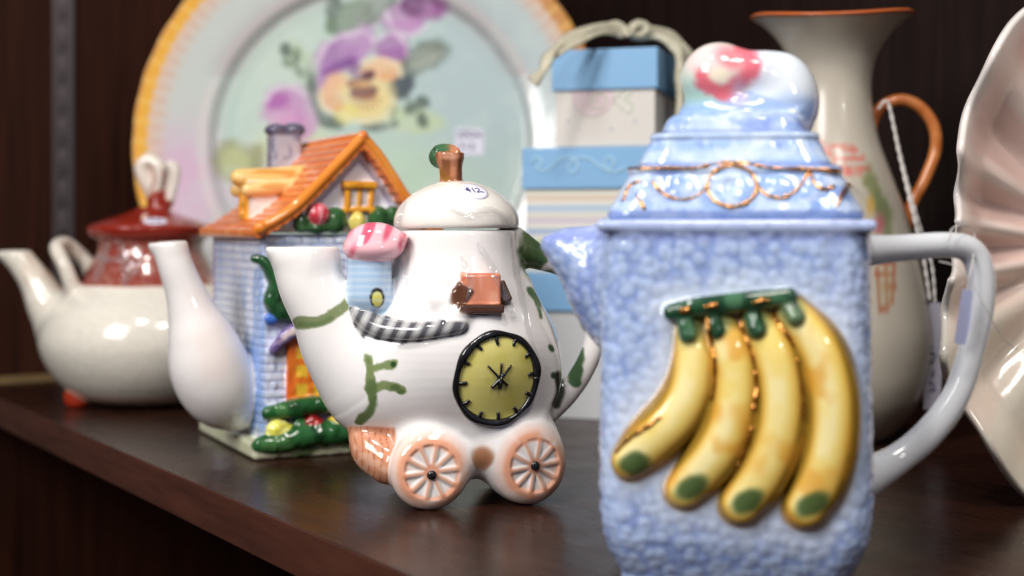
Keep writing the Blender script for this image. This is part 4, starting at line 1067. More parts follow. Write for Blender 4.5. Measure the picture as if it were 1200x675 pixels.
# pansies (positions in drawing points)
GL, GD = rgb(118, 138, 116), rgb(84, 96, 88)
for (c, rx, ry, an, col, op) in [((355, 75), 30, 14, 60, rgb(190, 206, 176), .6), ((480, 140), 42, 16, 10, rgb(200, 214, 170), .7), ((410, 20), 30, 16, -40, GL, .85), ((440, 10), 36, 14, -30, rgb(134, 140, 132), .7),
    ((391, 8), 10, 16, 10, GD, .6), ((388, 30), 7, 12, 0, GL, .6), ((470, 100), 14, 18, 20, rgb(76, 84, 92), .85), ((478, 75), 12, 16, 0, rgb(90, 98, 98), .7), ((368, 110), 8, 32, -12, GD, .6), ((386, 142), 18, 9, 20, GD, .7), ((440, 148), 18, 6, 0, GD, .6),
    ((498, 66), 28, 17, -28, rgb(112, 124, 116), .85), ((499, 66), 22, 12, -28, rgb(158, 164, 150), .8), ((334, 58), 7, 9, 0, GD, .7), ((348, 64), 5, 9, 0, GL, .7), ((338, 74), 8, 5, 20, GL, .7), ((352, 84), 9, 6, 30, GL, .6),
    ((480, 128), 8, 7, 0, GD, .7), ((495, 119), 9, 7, 30, GD, .7), ((495, 142), 7, 9, -20, GD, .7), ((460, 130), 5, 9, 20, GL, .7), ((462, 145), 5, 5, 0, GD, .6),
    ((300, 195), 9, 26, 10, rgb(150, 150, 110), .6), ((275, 190), 27, 27, 0, rgb(160, 164, 122), .75), ((275, 190), 17, 17, 0, rgb(196, 202, 150), .7),
    # lower left small pansy
    ((337, 125), 30, 24, -10, rgb(198, 132, 190), .85), ((355, 145), 18, 20, 20, rgb(206, 146, 196), .8), ((325, 118), 14, 10, -30, rgb(170, 96, 170), .6), ((330, 140), 16, 10, 0, rgb(224, 170, 206), .6),
    # upper right pansy
    ((478, 18), 30, 20, -20, rgb(180, 128, 182), .85), ((500, 8), 24, 16, 0, rgb(156, 90, 152), .85), ((482, 6), 14, 14, 30, rgb(110, 62, 110), .8), ((476, 28), 16, 9, 0, rgb(206, 164, 206), .6),
    # main pansy
    ((402, 62), 36, 21, -28, rgb(176, 134, 184), .9), ((420, 52), 26, 18, -50, rgb(196, 156, 200), .8), ((459, 57), 20, 17, 0, rgb(168, 112, 174), .9), ((384, 90), 13, 22, 25, rgb(176, 130, 186), .85), ((398, 78), 24, 6, -25, rgb(130, 80, 150), .75), ((420, 84), 14, 8, 30, rgb(120, 70, 128), .7),
    ((393, 108), 19, 25, 15, rgb(240, 196, 156), .95), ((446, 82), 25, 15, -5, rgb(240, 200, 160), .95), ((430, 118), 34, 26, 0, rgb(240, 220, 160), .95), ((405, 132), 16, 14, 0, rgb(236, 224, 140), .7), ((392, 122), 12, 10, 0, rgb(232, 170, 130), .6), ((455, 88), 12, 7, 0, rgb(232, 170, 120), .6),
    ((427, 108), 16, 7, -8, rgb(96, 46, 52), .85), ((431, 89), 10, 6, -25, rgb(96, 60, 72), .85), ((415, 97), 8, 5, -20, rgb(120, 70, 70), .75), ((425, 99), 12, 5, 0, rgb(220, 150, 80), .6), ((428, 114), 12, 3, 0, rgb(160, 90, 80), .6)]:
    p.blob(c, rx, ry, col, .28, op, an, .22)
for k_ in range(9):
    a0 = math.radians(20+k_*18); p.stroke([(427+6*math.cos(a0), 108+5*math.sin(a0)), (429+20*math.cos(a0), 110+20*math.sin(a0))], 1.0, rgb(170, 110, 70), 1.2, .55)
for k_ in range(7):
    a0 = math.radians(195+k_*17); p.stroke([(408+6*math.cos(a0), 80+5*math.sin(a0)), (406+30*math.cos(a0), 74+28*math.sin(a0))], 1.0, rgb(128, 82, 150), 1.5, .5)
for g_ in ([(372, 74), (382, 54), (402, 42), (428, 38), (440, 50)], [(446, 44), (462, 40), (474, 50), (476, 64)], [(312, 118), (322, 104), (340, 102), (356, 110)], [(452, 14), (462, 34), (482, 40), (502, 30)]): p.stroke(g_, 2.2, rgb(232, 212, 232), 2, .7, 2)
for g_ in ([(400, 132), (415, 142), (436, 143), (458, 132), (462, 116)], [(376, 100), (376, 120), (388, 132)], [(426, 72), (446, 68), (466, 76), (470, 88)]): p.stroke(g_, 1.6, rgb(250, 238, 200), 1.6, .7, 1.5)
for g_ in ([(472, 80), (486, 68), (518, 54)], [(352, 92), (346, 70), (338, 58)], [(470, 112), (486, 122), (498, 136)], [(396, 34), (390, 16), (392, 2)], [(430, 30), (446, 14), (462, 0)], [(368, 86), (364, 110), (374, 136)]): p.stroke(g_, 1.3, rgb(86, 98, 88), 1.3, .65)
p.mix(sstep(.5, .8, vnoise(X3, .06, 5))*(T_ < .85), rgb(206, 218, 214), .25)
def grid_faces(nr, na, flip=False, base=0):
    i, j = np.meshgrid(np.arange(nr-1), np.arange(na), indexing='ij'); j2 = (j+1) % na
    q = np.stack([i*na+j, i*na+j2, (i+1)*na+j2, (i+1)*na+j], -1).reshape(-1, 4)+base
    return q[:, ::-1] if flip else q
n = len(Fp)
rim_q = np.array([[(NR-1)*NA+j, (NR-1)*NA+(j+1) % NA, n+(NR-1)*NA+(j+1) % NA, n+(NR-1)*NA+j] for j in range(NA)])
faces = np.vstack([grid_faces(NR, NA, False), grid_faces(NR, NA, True, n), rim_q])
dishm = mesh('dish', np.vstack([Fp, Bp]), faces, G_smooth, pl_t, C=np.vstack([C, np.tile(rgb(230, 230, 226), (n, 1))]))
# paper price label on the plate
def plate_pt(px, py, off=-.05):
    b = fr.q(px, py, PD); x, z = b[0], b[2]-zc
    t = math.hypot(x, z)/PRAD; a = math.atan2(z, x)
    return place(np.array([t]), np.array([a]), off)[0]
c0 = [plate_pt(534, 150, -.04), plate_pt(566, 151, -.04), plate_pt(567, 182, -.04), plate_pt(533, 182, -.04)]
b0 = [x+V(0, .06, 0) for x in c0]
lab = mesh('price_label', np.array(c0+b0), [(0, 3, 2, 1), (4, 5, 6, 7), (0, 1, 5, 4), (1, 2, 6, 5), (2, 3, 7, 6), (3, 0, 4, 7)], M_sticker, pl_t, smooth=False)
st_ = []
for line in ([(535, 153), (540, 157), (543, 152), (548, 157), (552, 153), (558, 157), (564, 155)], [(536, 158), (541, 161), (546, 157), (552, 161), (558, 158), (564, 160)], [(539, 166), (542, 173), (538, 172)], [(546, 168), (546, 174)], [(551, 168), (555, 169), (551, 174), (556, 174)]):
    st_.append(tube_mesh([plate_pt(a, b, -.09) for a, b in line], .05, 6, 3))
v, f_ = join(st_); mesh('lettering', v, f_, M_inkgrey, lab)
# wooden easel under it
es = Frame(pc[0], PD+1.2, 0, 0)
M_easel = flat_wood = glaze('easel wood', .45, col=rgb(62, 38, 26), coat=.1, mott=.5, mscale=.6, mcol=rgb(40, 24, 18))
ea = thing('plate_stand', 'small dark wooden stand holding the big pansy plate upright', 'stand', es)
bot = pc[2]-PRAD*math.cos(lean)
for sx_ in (-4.5, 4.5):
    y0 = -PRAD*math.sin(lean)-2.6
    v, f_ = tube_mesh([V(sx_, y0-1.2, bot+1.6), V(sx_, y0-1.0, .35), V(sx_, y0+2, .3), V(sx_, 6.5, .3)], .28, 8, 4, smooth=False); mesh('foot_rail', v, f_, M_easel, ea)
    v, f_ = tube_mesh([V(sx_, y0+1.9, .4), V(sx_, PRAD*.25*math.sin(lean)+.6, pc[2]+PRAD*.25)], .28, 8, 4); mesh('back_rail', v, f_, M_easel, ea)
v, f_ = tube_mesh([V(-4.5, y0+2.4, bot+.0+4), V(4.5, y0+2.4, bot+4)], .25, 8, 4); mesh('cross_bar', v, f_, M_easel, ea)
# ================================================================ 6. tall vase-like jug
VD = 84.0; vs_ = VD/F
fr = Frame((975-600)/F*VD, VD, 0, 0)
jug = thing('jug', 'tall cream jug with flared orange-edged mouth, painted garden scene and thin orange handle', 'jug', fr)
prof_px = [(2.5, 0), (2.5, 56), (3.0, 58)]
hpts = [(519, 60), (505, 76), (480, 96), (455, 107), (430, 112), (400, 114), (370, 111), (330, 104), (300, 97), (260, 85), (230, 75), (200, 64), (175, 55), (150, 49), (125, 45.5), (105, 45), (85, 48), (70, 53), (56, 62), (44, 74), (35, 86), (30, 95)]
zj = lambda py: H-(py-HY)/F*VD
zbot = zj(519)
out = catmull([(zj(a)-zbot, b*vs_) for a, b in hpts], 5)
outer = np.vstack([[0, 0], out]); inner_ = np.array([(z+.02, max(r-.35, .3)) for z, r in out[::-1]]); inner_ = inner_[inner_[:, 0] > .7]
profj = np.vstack([[[0, 0.0]], [[0, out[0, 1]*.9]], out, inner_[0:1]+[[.12, .12]], inner_, [[.7, 0]]])
NA = 240
An = np.linspace(0, 2*np.pi, NA, endpoint=False)
Vj = np.array([[r*np.cos(a), r*np.sin(a), z] for z, r in profj for a in An]); Ij = np.arange(len(profj)).repeat(NA)
# the mouth dips gently like a pulled lip
zt_ = profj[:, 0].max()
Vj[:, 2] += .28*sstep(zt_-2.5, zt_, Vj[:, 2])*np.cos(np.arctan2(Vj[:, 1], Vj[:, 0])*2+.4)
C = np.tile(rgb(190, 182, 168), (len(Vj), 1)); U = fr.proj(Vj)
isout = Ij <= len(out)+1; front = (Vj[:, 1] < 0.4) & isout
p = Paint(C, U, (Ij >= len(out)-1) & (Ij < len(out)+7)); p.mix(np.ones(len(C)), rgb(206, 96, 40), .9)
p = Paint(C, U, front)
for g in ([(958, 168), (985, 172), (1003, 176)], [(965, 180), (990, 186), (1012, 184)], [(975, 196), (1000, 200), (1018, 198)], [(950, 176), (975, 178)], [(985, 204), (1005, 206)]): p.stroke(g, 2.6, rgb(206, 104, 92), 2.0, .8, 2.5)
p.blob((1022, 215), 9, 24, rgb(122, 128, 84), .5, .85, -14, .5); p.blob((1034, 246), 10, 26, rgb(108, 118, 76), .5, .85, -12, .5); p.blob((1020, 240), 6, 12, rgb(206, 160, 70), .5, .7, 0, .4); p.blob((1031, 262), 7, 12, rgb(190, 90, 110), .5, .7, 0, .4); p.blob((1040, 275), 6, 14, rgb(120, 130, 90), .5, .7, 0, .4)
for g in ([(1026, 312), (1050, 306)], [(1026, 322), (1051, 318)], [(1028, 312), (1031, 368)], [(1038, 310), (1040, 362)], [(1048, 308), (1046, 345)], [(1026, 340), (1050, 334)], [(1028, 368), (1046, 354)]): p.stroke(g, 1.8, rgb(170, 96, 66), 1.4, .8)
p.blob((1038, 336), 9, 22, rgb(180, 170, 130), .4, .4)
rows = len(profj)
i, j = np.meshgrid(np.arange(rows-1), np.arange(NA), indexing='ij'); j2 = (j+1) % NA
fq = np.stack([i*NA+j, i*NA+j2, (i+1)*NA+j2, (i+1)*NA+j], -1).reshape(-1, 4)
G_jug = glaze('cream glaze', .28, bump=.01, bscale=1)
G_jug.node_tree.nodes['Principled BSDF'].inputs['Coat Weight'].default_value = .15
mesh('body', Vj, fq, G_jug, jug, C=C)
G_oran = glaze('orange glaze', .2, col=rgb(176, 96, 44), bump=.01, mott=.5, mscale=.8, mcol=rgb(226, 150, 90))
jq = lambda a, b, dd=0.: fr.toL(Q(a, b, VD+dd))+V(0, 0, 0)
hp = [jq(1018, 160), jq(1024, 138), jq(1036, 123), jq(1058, 117), jq(1080, 127), jq(1095, 150), jq(1096, 178), jq(1083, 212), jq(1068, 240), jq(1062, 262), jq(1056, 285)]
v, f_ = tube_mesh(hp, [.42, .36, .36, .36, .36, .36, .36, .36, .36, .42, .5], 14, 6)
for i_ in range(len(v)): pass
mesh('handle', v, f_, G_oran, jug)
fj = make_field([ell('r', jq(1019, 155), (.5, .4, .75)), ell('r2', jq(1058, 272), (.5, .45, .8))])
v, fc_, nn = surface(fj, jq(1019, 155)-V(.8, .8, 1)-0, jq(1058, 272)*V(1, 1, 0)+V(1, .8, jq(1019, 155)[2]+1), .12) if False else (None, None, None)
# ---- string tag on the jug handle
M_string = glaze('cotton string', .8, col=rgb(214, 208, 204), coat=0, bump=.03, bscale=8)
M_tag = glaze('tag card', .6, col=rgb(150, 146, 158), coat=0)
def twisted(pts, r, n=5, turns=5.0):
    A = catmull(pts, n); L = np.r_[0, np.cumsum(np.linalg.norm(np.diff(A, axis=0), axis=1))]
    k = max(int(L[-1]/.09), 8); s = np.linspace(0, L[-1], k); B = np.stack([np.interp(s, L, A[:, i]) for i in range(3)], 1)
    res = []
    for ph in (0, np.pi):
        a = s*turns+ph; res.append(tube_mesh(B+np.stack([np.cos(a), np.sin(a), 0*a], 1)*r*.6, r*.65, 6, 1, smooth=False))
    return res
tf = Frame(*Q(1094, 420, 81.5)[:2], 0, 0)
tq = lambda a, b, d=81.5: tf.toL(Q(a, b, d))
tag1 = thing('price_tag', 'small grey card tag hanging on white string from the tall cream jug', 'price tag', tf)
v, f_ = join(twisted([tq(1030, 128, 83.2), tq(1036, 119, 83.2), tq(1042, 124, 83.2), tq(1055, 185, 82.6), tq(1070, 250), tq(1082, 300), tq(1090, 352)], .09)+twisted([tq(1042, 124, 83.4), tq(1060, 200, 83), tq(1078, 265, 82), tq(1092, 310), tq(1096, 354)], .07))
mesh('string', v, f_, M_string, tag1)
def card(corners, th, hole=None):
    c = np.array(corners); n = np.cross(c[1]-c[0], c[2]-c[0]); n /= np.linalg.norm(n)
    k = len(c); vs = np.vstack([c+n*th/2, c-n*th/2])
    fs = [tuple(range(k)), tuple(range(k, 2*k))[::-1]]+[(i, k+i, k+(i+1) % k, (i+1) % k) for i in range(k)]
    return vs, fs
v, f_ = card([tq(1086, 362), tq(1091, 354), tq(1103, 355), tq(1107, 366), tq(1102, 478), tq(1082, 480)], .04)
cd = mesh('card', v, f_, M_tag, tag1, smooth=False)
wr = [tube_mesh([tq(a, b, 81.4) for a, b in l], .05, 6, 3) for l in ([(1093, 405), (1090, 412), (1096, 414), (1092, 424)], [(1094, 430), (1093, 440)], [(1090, 446), (1095, 450), (1091, 456), (1096, 456)])]
v, f_ = join(wr); mesh('lettering', v, f_, M_inkgrey, cd)
# ---- loop and sticker on the pitcher handle
M_clear = bpy.data.materials.new('clear film'); M_clear.use_nodes = True; nt = M_clear.node_tree; nt.nodes.clear()
ou = nt.nodes.new('ShaderNodeOutputMaterial'); tr = nt.nodes.new('ShaderNodeBsdfTransparent'); gl = nt.nodes.new('ShaderNodeBsdfGlossy'); gl.inputs['Roughness'].default_value = .12
df = nt.nodes.new('ShaderNodeBsdfDiffuse'); df.inputs['Color'].default_value = (.8, .8, .82, 1)
m1 = nt.nodes.new('ShaderNodeMixShader'); m2 = nt.nodes.new('ShaderNodeMixShader'); m1.inputs[0].default_value = .17; m2.inputs[0].default_value = .08
nt.links.new(tr.outputs[0], m1.inputs[1]); nt.links.new(gl.outputs[0], m1.inputs[2]); nt.links.new(m1.outputs[0], m2.inputs[1]); nt.links.new(df.outputs[0], m2.inputs[2]); nt.links.new(m2.outputs[0], ou.inputs[0])
tf = Frame(*Q(1140, 360, 52)[:2], 0, 0)
tq = lambda a, b, d=52.: tf.toL(Q(a, b, d))
tag2 = thing('price_tag', 'small lilac sticker tag looped on thin thread over the white handle of the blue pitcher', 'price tag', tf)
v, f_ = join([tube_mesh([tq(1112, 282, 51.9), tq(1116, 268, 52), tq(1132, 263, 52.6), tq(1142, 275, 53.2), tq(1141, 300, 52.4), tq(1136, 325, 51.9), tq(1132, 345, 51.9)], .025, 6, 6), tube_mesh([tq(1100, 306, 52.2), tq(1120, 312, 51.8), tq(1138, 330, 51.8), tq(1155, 362, 52), tq(1175, 395, 52.6), tq(1192, 410, 53)], .02, 6, 6)])
mesh('thread', v, f_, M_string, tag2)
M_lil = glaze('lilac paper', .5, col=rgb(176, 180, 214), coat=.1)
v, f_ = card([tq(1128, 338, 51.8), tq(1140, 342, 51.8), tq(1136, 384, 51.9), tq(1131, 404, 52), tq(1118, 402, 52)], .03)
mesh('card', v, f_, M_lil, tag2, smooth=False)

# ================================================================ 7. stack of gift boxes tied with raffia
def flat(name, col, rough=.65, **k): return glaze(name, rough, col=col, coat=k.pop('coat', 0), **k)
M_lidb = flat('blue card lid', rgb(126, 174, 216), .5, bump=.01, bscale=1.5)
M_cream = flat('cream card', rgb(214, 210, 204), bump=.01, bscale=2)
M_grey = flat('white card', rgb(196, 198, 200), bump=.01, bscale=2)
M_scroll = flat('pale scroll print', rgb(178, 216, 230)); M_pink = flat('pink print', rgb(206, 182, 192)); M_green = flat('green print', rgb(186, 200, 170)); M_bdot = flat('blue print', rgb(120, 150, 200))
M_str = bpy.data.materials.new('striped card'); M_str.use_nodes = True; nt = M_str.node_tree; b = nt.nodes['Principled BSDF']; b.inputs['Roughness'].default_value = .6
tc = nt.nodes.new('ShaderNodeTexCoord'); sx = nt.nodes.new('ShaderNodeSeparateXYZ'); nt.links.new(tc.outputs['Object'], sx.inputs[0])
ml = nt.nodes.new('ShaderNodeMath'); ml.operation = 'MULTIPLY'; ml.inputs[1].default_value = 1/.036; nt.links.new(sx.outputs[2], ml.inputs[0]); fr_ = nt.nodes.new('ShaderNodeMath'); fr_.operation = 'FRACT'; nt.links.new(ml.outputs[0], fr_.inputs[0])
rp = nt.nodes.new('ShaderNodeValToRGB'); rp.color_ramp.interpolation = 'CONSTANT'; nt.links.new(fr_.outputs[0], rp.inputs[0])
stripes = [(0, (216, 214, 204)), (.10, (176, 198, 216)), (.22, (222, 218, 210)), (.30, (214, 196, 180)), (.40, (220, 220, 206)), (.5, (196, 206, 168)), (.60, (222, 220, 212)), (.68, (168, 186, 210)), (.8, (224, 222, 212)), (.88, (206, 196, 206))]
while len(rp.color_ramp.elements) < len(stripes): rp.color_ramp.elements.new(.99)
for e_, (po_, c_) in zip(rp.color_ramp.elements, stripes): e_.position = po_; e_.color = (*lin(np.array(c_)/255.), 1)
nt.links.new(rp.outputs[0], b.inputs['Base Color'])
BDp = 92.0; yaw = -17
def gift(cx_px, w, z0, z1, z2, mat, label, dy=0., lidover=.22):
    d = BDp+3.3+dy
    f = Frame((cx_px-600)/F*d, d, z0, yaw)
    t = thing('gift_box', label, 'box', f, 'gift boxes stacked and tied together')
    hw = w/2
    v, fc_ = box_mesh((0, 0, (z1-z0)/2), (hw, hw, (z1-z0)/2), .06); mesh('box_base', v, fc_, mat, t, smooth=False)
    zl0 = z1-z0-.35
    v, fc_ = box_mesh((0, 0, (zl0+z2-z0)/2), (hw+lidover, hw+lidover, (z2-z0-zl0)/2), .1); l = mesh('lid', v, fc_, M_lidb, t, smooth=False)
    return f, t, l, hw
zB = lambda py, d=89.: H-(py-HY)/F*d
f3, t3, l3, h3 = gift(722, 12.4, 0, zB(362), zB(322), M_grey, 'largest white gift box with blue lid at the bottom of the tied stack', 2.6)
f2, t2, l2, h2 = gift(722, 9.9, zB(322)+.02, zB(213), zB(169), M_str, 'middle gift box with pastel stripes under a blue lid with pale scrolls', 1.6)
f1, t1, l1, h1 = gift(722, 6.6, zB(169)+.04, zB(93), zB(50), M_cream, 'smallest cream gift box with a pink fish print on top of the stack', 0)
def strokes_on(fr_, v, lines, r, mat, name, parent, z0):
    out = []
    for l in lines:
        out.append(tube_mesh([fr_.pl(a, b, v)for a, b in l], r, 6, 4))
    vv, ff = join(out); return mesh(name, vv, ff, mat, parent)
fv = -(h2+.24)
strokes_on(f2, fv, [[(622, 192), (630, 184), (636, 192), (628, 197), (640, 200), (655, 188), (668, 184), (678, 194), (672, 203), (666, 198), (674, 186), (690, 186), (702, 194), (712, 200), (720, 190), (715, 184), (708, 190), (716, 202), (735, 196)]], .06, M_scroll, 'scroll_print', l2, 0)
fv = -(h1+.01)
strokes_on(f1, fv, [[(671+0, 112), (676, 99), (690, 93.5), (706, 94.5), (716, 103), (719, 114), (712, 128), (698, 136), (682, 133), (673, 124), (671, 112)]], .035, M_pink, 'fish_outline', t1, 0)
strokes_on(f1, fv, [[(694, 112), (704, 110), (712, 116), (706, 126), (696, 126), (692, 118), (702, 118)], [(719, 118), (727, 110), (736, 104), (740, 110), (732, 116), (741, 122), (738, 132), (728, 126), (719, 120)]], .04, M_green, 'fin_print', t1, 0)
fs_ = []
for a, b in ((666, 142), (716, 151), (744, 142), (683, 103), (690, 98)):
    r = .1 if b > 110 else .05
    c = f1.pl(a, b, fv); v, f_ = tube_mesh([c-V(.02, 0, 0), c+V(.02, 0, 0)], [r, r], 10); mesh('dot_print', v, f_, M_bdot, t1)
# fish body as a faint tint patch
M_blush = flat('blush print', rgb(218, 200, 204))
pts_ = [f1.pl(695+23*math.cos(a), 114+20*math.sin(a), fv+.006) for a in np.linspace(0, 2*math.pi, 30, endpoint=False)]
v, f_ = card(pts_, .008); mesh('fish_print', v, f_, M_blush, t1, smooth=False)
# raffia
M_raf = glaze('raffia', .7, col=rgb(196, 190, 168), coat=0, bump=.05, bscale=3, mott=.4, mscale=1.5, mcol=rgb(150, 144, 118))
rf = Frame(f1.o[0], f1.o[1], zB(50)+.02, yaw)
rt_ = thing('raffia_ribbon', 'pale natural raffia ribbon tied in a flat bow over the top gift box', 'ribbon', rf)
def strap(pts, w, th=.06, n=6, up=(0, -1, 0)):
    A = catmull(pts, n); T = np.gradient(A, axis=0); T /= np.linalg.norm(T, axis=1)[:, None]
    vs = []; fs = []
    for i, (a, t) in enumerate(zip(A, T)):
        s = np.cross(t, up); s = s/(np.linalg.norm(s)+1e-6); nrm = np.cross(s, t); ww = 1.35*w*(.85+.2*math.sin(i*.7)); th = .035
        for k, (x, y) in enumerate(((-1, 0), (-.5, .6), (0, .25), (.5, .7), (1, 0), (.5, -.3), (0, -.6), (-.5, -.3))): vs.append(a+s*x*ww/2+nrm*y*th)
    m = len(A)
    for i in range(m-1):
        for k in range(8): fs.append((i*8+k, i*8+(k+1) % 8, (i+1)*8+(k+1) % 8, (i+1)*8+k))
    fs.append(tuple(range(8))[::-1]); fs.append(tuple((m-1)*8+k for k in range(8)))
    return vs, fs
dz = 89.5
rq = lambda a, b, d=dz: rf.toL(Q(a, b, d))
side = h1+.36
v, f_ = join([strap([rq(735, 38, 93), rq(700, 32, 91.5), rq(665, 46, 90), rq(646, 62, 88.5), rq(636, 82, 88), rq(624, 97, 88)], .6), strap([rq(735, 40, 93), rq(705, 38, 91), rq(672, 52, 89.5), rq(650, 66, 88.5)], .4),
    strap([rq(735, 38, 93), rq(762, 34, 93.5), rq(788, 44, 94), rq(806, 62, 94), rq(812, 90, 94), rq(812, 140, 94)], .55), strap([rq(738, 40, 93), rq(770, 42, 93), rq(792, 56, 92.4), rq(797, 80, 92.2), rq(797, 110, 92.2), rq(797, 160, 92.2)], .6),
    strap([rq(797, 56, 93.2), rq(801, 90, 92.8), rq(802, 150, 92.8)], .4)])
mesh('straps', v, f_, M_raf, rt_)
v, f_ = join([strap([rq(735, 38, 92.5), rq(722, 27, 92.4), rq(712, 33, 92.3), rq(724, 40, 92.3), rq(737, 38, 92.2)], .4), strap([rq(735, 38, 92.5), rq(748, 26, 92.6), rq(758, 33, 92.6), rq(748, 41, 92.5), rq(735, 38, 92.2)], .4), strap([rq(731, 32, 92), rq(735, 40, 91.9), rq(740, 33, 92)], .45)])
mesh('bow', v, f_, M_raf, rt_)

# ================================================================ 8. ruffled pink dish at the right
SD = 62.0
fr = Frame(*Q(1310, 300, SD)[:2], 0, -14)
sd = thing('dish', 'ruffled pearly pink and white dish standing on edge at the far right', 'dish', fr)
ctr_ = fr.toL(Q(1325, 292, SD+2))
edge = [(1196, 8), (1182, 36), (1163, 72), (1143, 108), (1130, 145), (1125, 190), (1126, 235), (1124, 280), (1118, 325), (1108, 368), (1103, 415), (1112, 450), (1135, 480), (1158, 512), (1180, 550), (1200, 584), (1232, 606), (1275, 616)]
e3 = np.array([fr.pl(a, b, 0.0) for a, b in edge]); e3 = e3-np.array([ctr_[0], 0, ctr_[2]])
ang_ = np.arctan2(e3[:, 2], -e3[:, 0]); rad_ = np.hypot(e3[:, 0], e3[:, 2]); o_ = np.argsort(ang_)
NAg, NRr = 540, 60
aa = np.linspace(-np.pi, np.pi, NAg, endpoint=False)
def rad(a):  # a measured from the left (-x), up positive; mirrored to the right half
    m = np.where(np.abs(a) > np.pi/2, np.sign(a)*(np.pi-np.abs(a)), a)
    return np.interp(m, ang_[o_], rad_[o_])
R0 = rad(aa); ker = np.hanning(41); ker /= ker.sum(); R0 = np.convolve(np.r_[R0[-20:], R0, R0[:20]], ker, 'valid')
NF = 16
ph = aa*NF+1.2*np.sin(aa*3)
T, Ag = np.meshgrid(np.linspace(0.02, 1, NRr), np.arange(NAg), indexing='ij')
a_ = aa[Ag]; r_ = R0[Ag]*T
ruf = np.cos(ph[Ag])*sstep(.25, .8, T)
depth = 3.6*(1-T**2.2)+.65*ruf*T+.5*np.sin(a_*5+1)*T**3-.8*sstep(.85, 1, T)
Vs = np.stack([-r_*np.cos(a_)+ctr_[0], depth, r_*np.sin(a_)*1.0+ctr_[2]], -1).reshape(-1, 3)
zmin = Vs[:, 2].min()
if zmin < .06: Vs[:, 2] = np.where(Vs[:, 2] < 3, np.maximum(Vs[:, 2], .06+.02*(Vs[:, 2]-zmin)), Vs[:, 2])
C = np.tile(rgb(224, 194, 184), (len(Vs), 1)); Tt = T.ravel(); Rf = ruf.ravel(); aF = a_.ravel()
p = Paint(C, Vs[:, [0, 2]])
p.mix(sstep(.9, 1, Tt), rgb(226, 224, 220), .8); p.mix(sstep(-.1, -.9, -Rf)*0+sstep(.2, .9, -Rf), rgb(232, 222, 214), .6); p.mix(sstep(-.1, -.6, aF), rgb(214, 212, 192), .6); p.mix(sstep(.5, .8, fbm(Vs, .25, 3)), rgb(232, 188, 178), .5)
i, j = np.meshgrid(np.arange(NRr-1), np.arange(NAg), indexing='ij'); j2 = (j+1) % NAg
fq = np.stack([i*NAg+j, (i+1)*NAg+j, (i+1)*NAg+j2, i*NAg+j2], -1).reshape(-1, 4)
G_pearl = glaze('pearl glaze', .16, bump=.02, bscale=.8, coat=.6)
o = mesh('bowl', Vs, np.vstack([fq]), G_pearl, sd, C=C)
cap = mesh('foot', *surface(make_field([disc('f', (ctr_[0], 4.0, ctr_[2]), (0, 1, 0), 3.6, .55, r=.2)]), (ctr_[0]-3.7, 3.2, ctr_[2]-3.7), (ctr_[0]+3.7, 4.8, ctr_[2]+3.7), .2)[:2], flat('pearl foot', rgb(226, 200, 190), .2), sd)
m = o.modifiers.new('thickness', 'SOLIDIFY'); m.thickness = .003; m.offset = 1
# ================================================================ 9. loose clear wrapping film round the cart teapot
def film_strip(fld, fr0, pts, w, off, seed):
    """narrow crumpled fold of film lying just off the glaze; pts = [(x, y)] drafting points"""
    r = np.random.default_rng(seed); c = catmull(pts, 7); rows = []
    for i, (a, b) in enumerate(c):
        t = c[min(i+1, len(c)-1)]-c[max(i-1, 0)]; n2 = np.array([-t[1], t[0]])/(np.linalg.norm(t)+1e-6)
        row = []
        ww = w*(.35+.65*math.sin(math.pi*(i+.6)/len(c)))*(.8+.4*r.random())
        for k in np.linspace(-1, 1, 7):
            x, y = a+n2[0]*k*ww, b+n2[1]*k*ww
            p = march(fld, fr0, x, y, 0)[0]
            row.append(p+V(0, -off-.09*r.random()-.1*abs(math.sin(k*4+i*.5)), 0))
        rows.append(row)
    n = len(rows); vs = np.array(rows).reshape(-1, 3)
    fs = [(i*7+k, i*7+k+1, (i+1)*7+k+1, (i+1)*7+k) for i in range(n-1) for k in range(6)]
    return vs, fs
fr = Frame(-1.8, 65.3)
film = thing('plastic_wrap', 'crumpled clear plastic film clinging to the teapot with the clock', 'plastic wrap', fr)
for i, (g, w, o_) in enumerate([([(560, 285), (575, 310), (592, 345), (604, 372)], 5, .1), ([(600, 275), (604, 310), (612, 350), (622, 395), (634, 430)], 4, .08),
        ([(540, 300), (552, 330), (548, 352)], 4, .16), ([(472, 285), (476, 320), (480, 350)], 3, .08), ([(520, 240), (545, 250), (575, 246), (596, 256)], 4, .05), ([(476, 236), (470, 252), (466, 268)], 3, .05)]):
    v, f_ = film_strip(carfield if i < 4 else lf, fr, g, w, o_, i); mesh('fold', v, f_, M_clear, film)

fr = Frame((177-600)/F*RD, RD)
film2 = thing('plastic_wrap', 'wrinkled clear film bunched round the maroon neck of the cream teapot', 'plastic wrap', fr)
for i, (g, w, o_) in enumerate([([(128, 284), (122, 300), (116, 318), (112, 330)], 6, .12), ([(140, 282), (146, 300), (150, 318), (146, 334)], 7, .12), ([(156, 284), (162, 300), (160, 322)], 5, .1), ([(112, 300), (130, 304), (150, 302)], 4, .14)]):
    v, f_ = film_strip(redf, fr, g, w, o_, i+20); mesh('fold', v, f_, M_clear, film2)
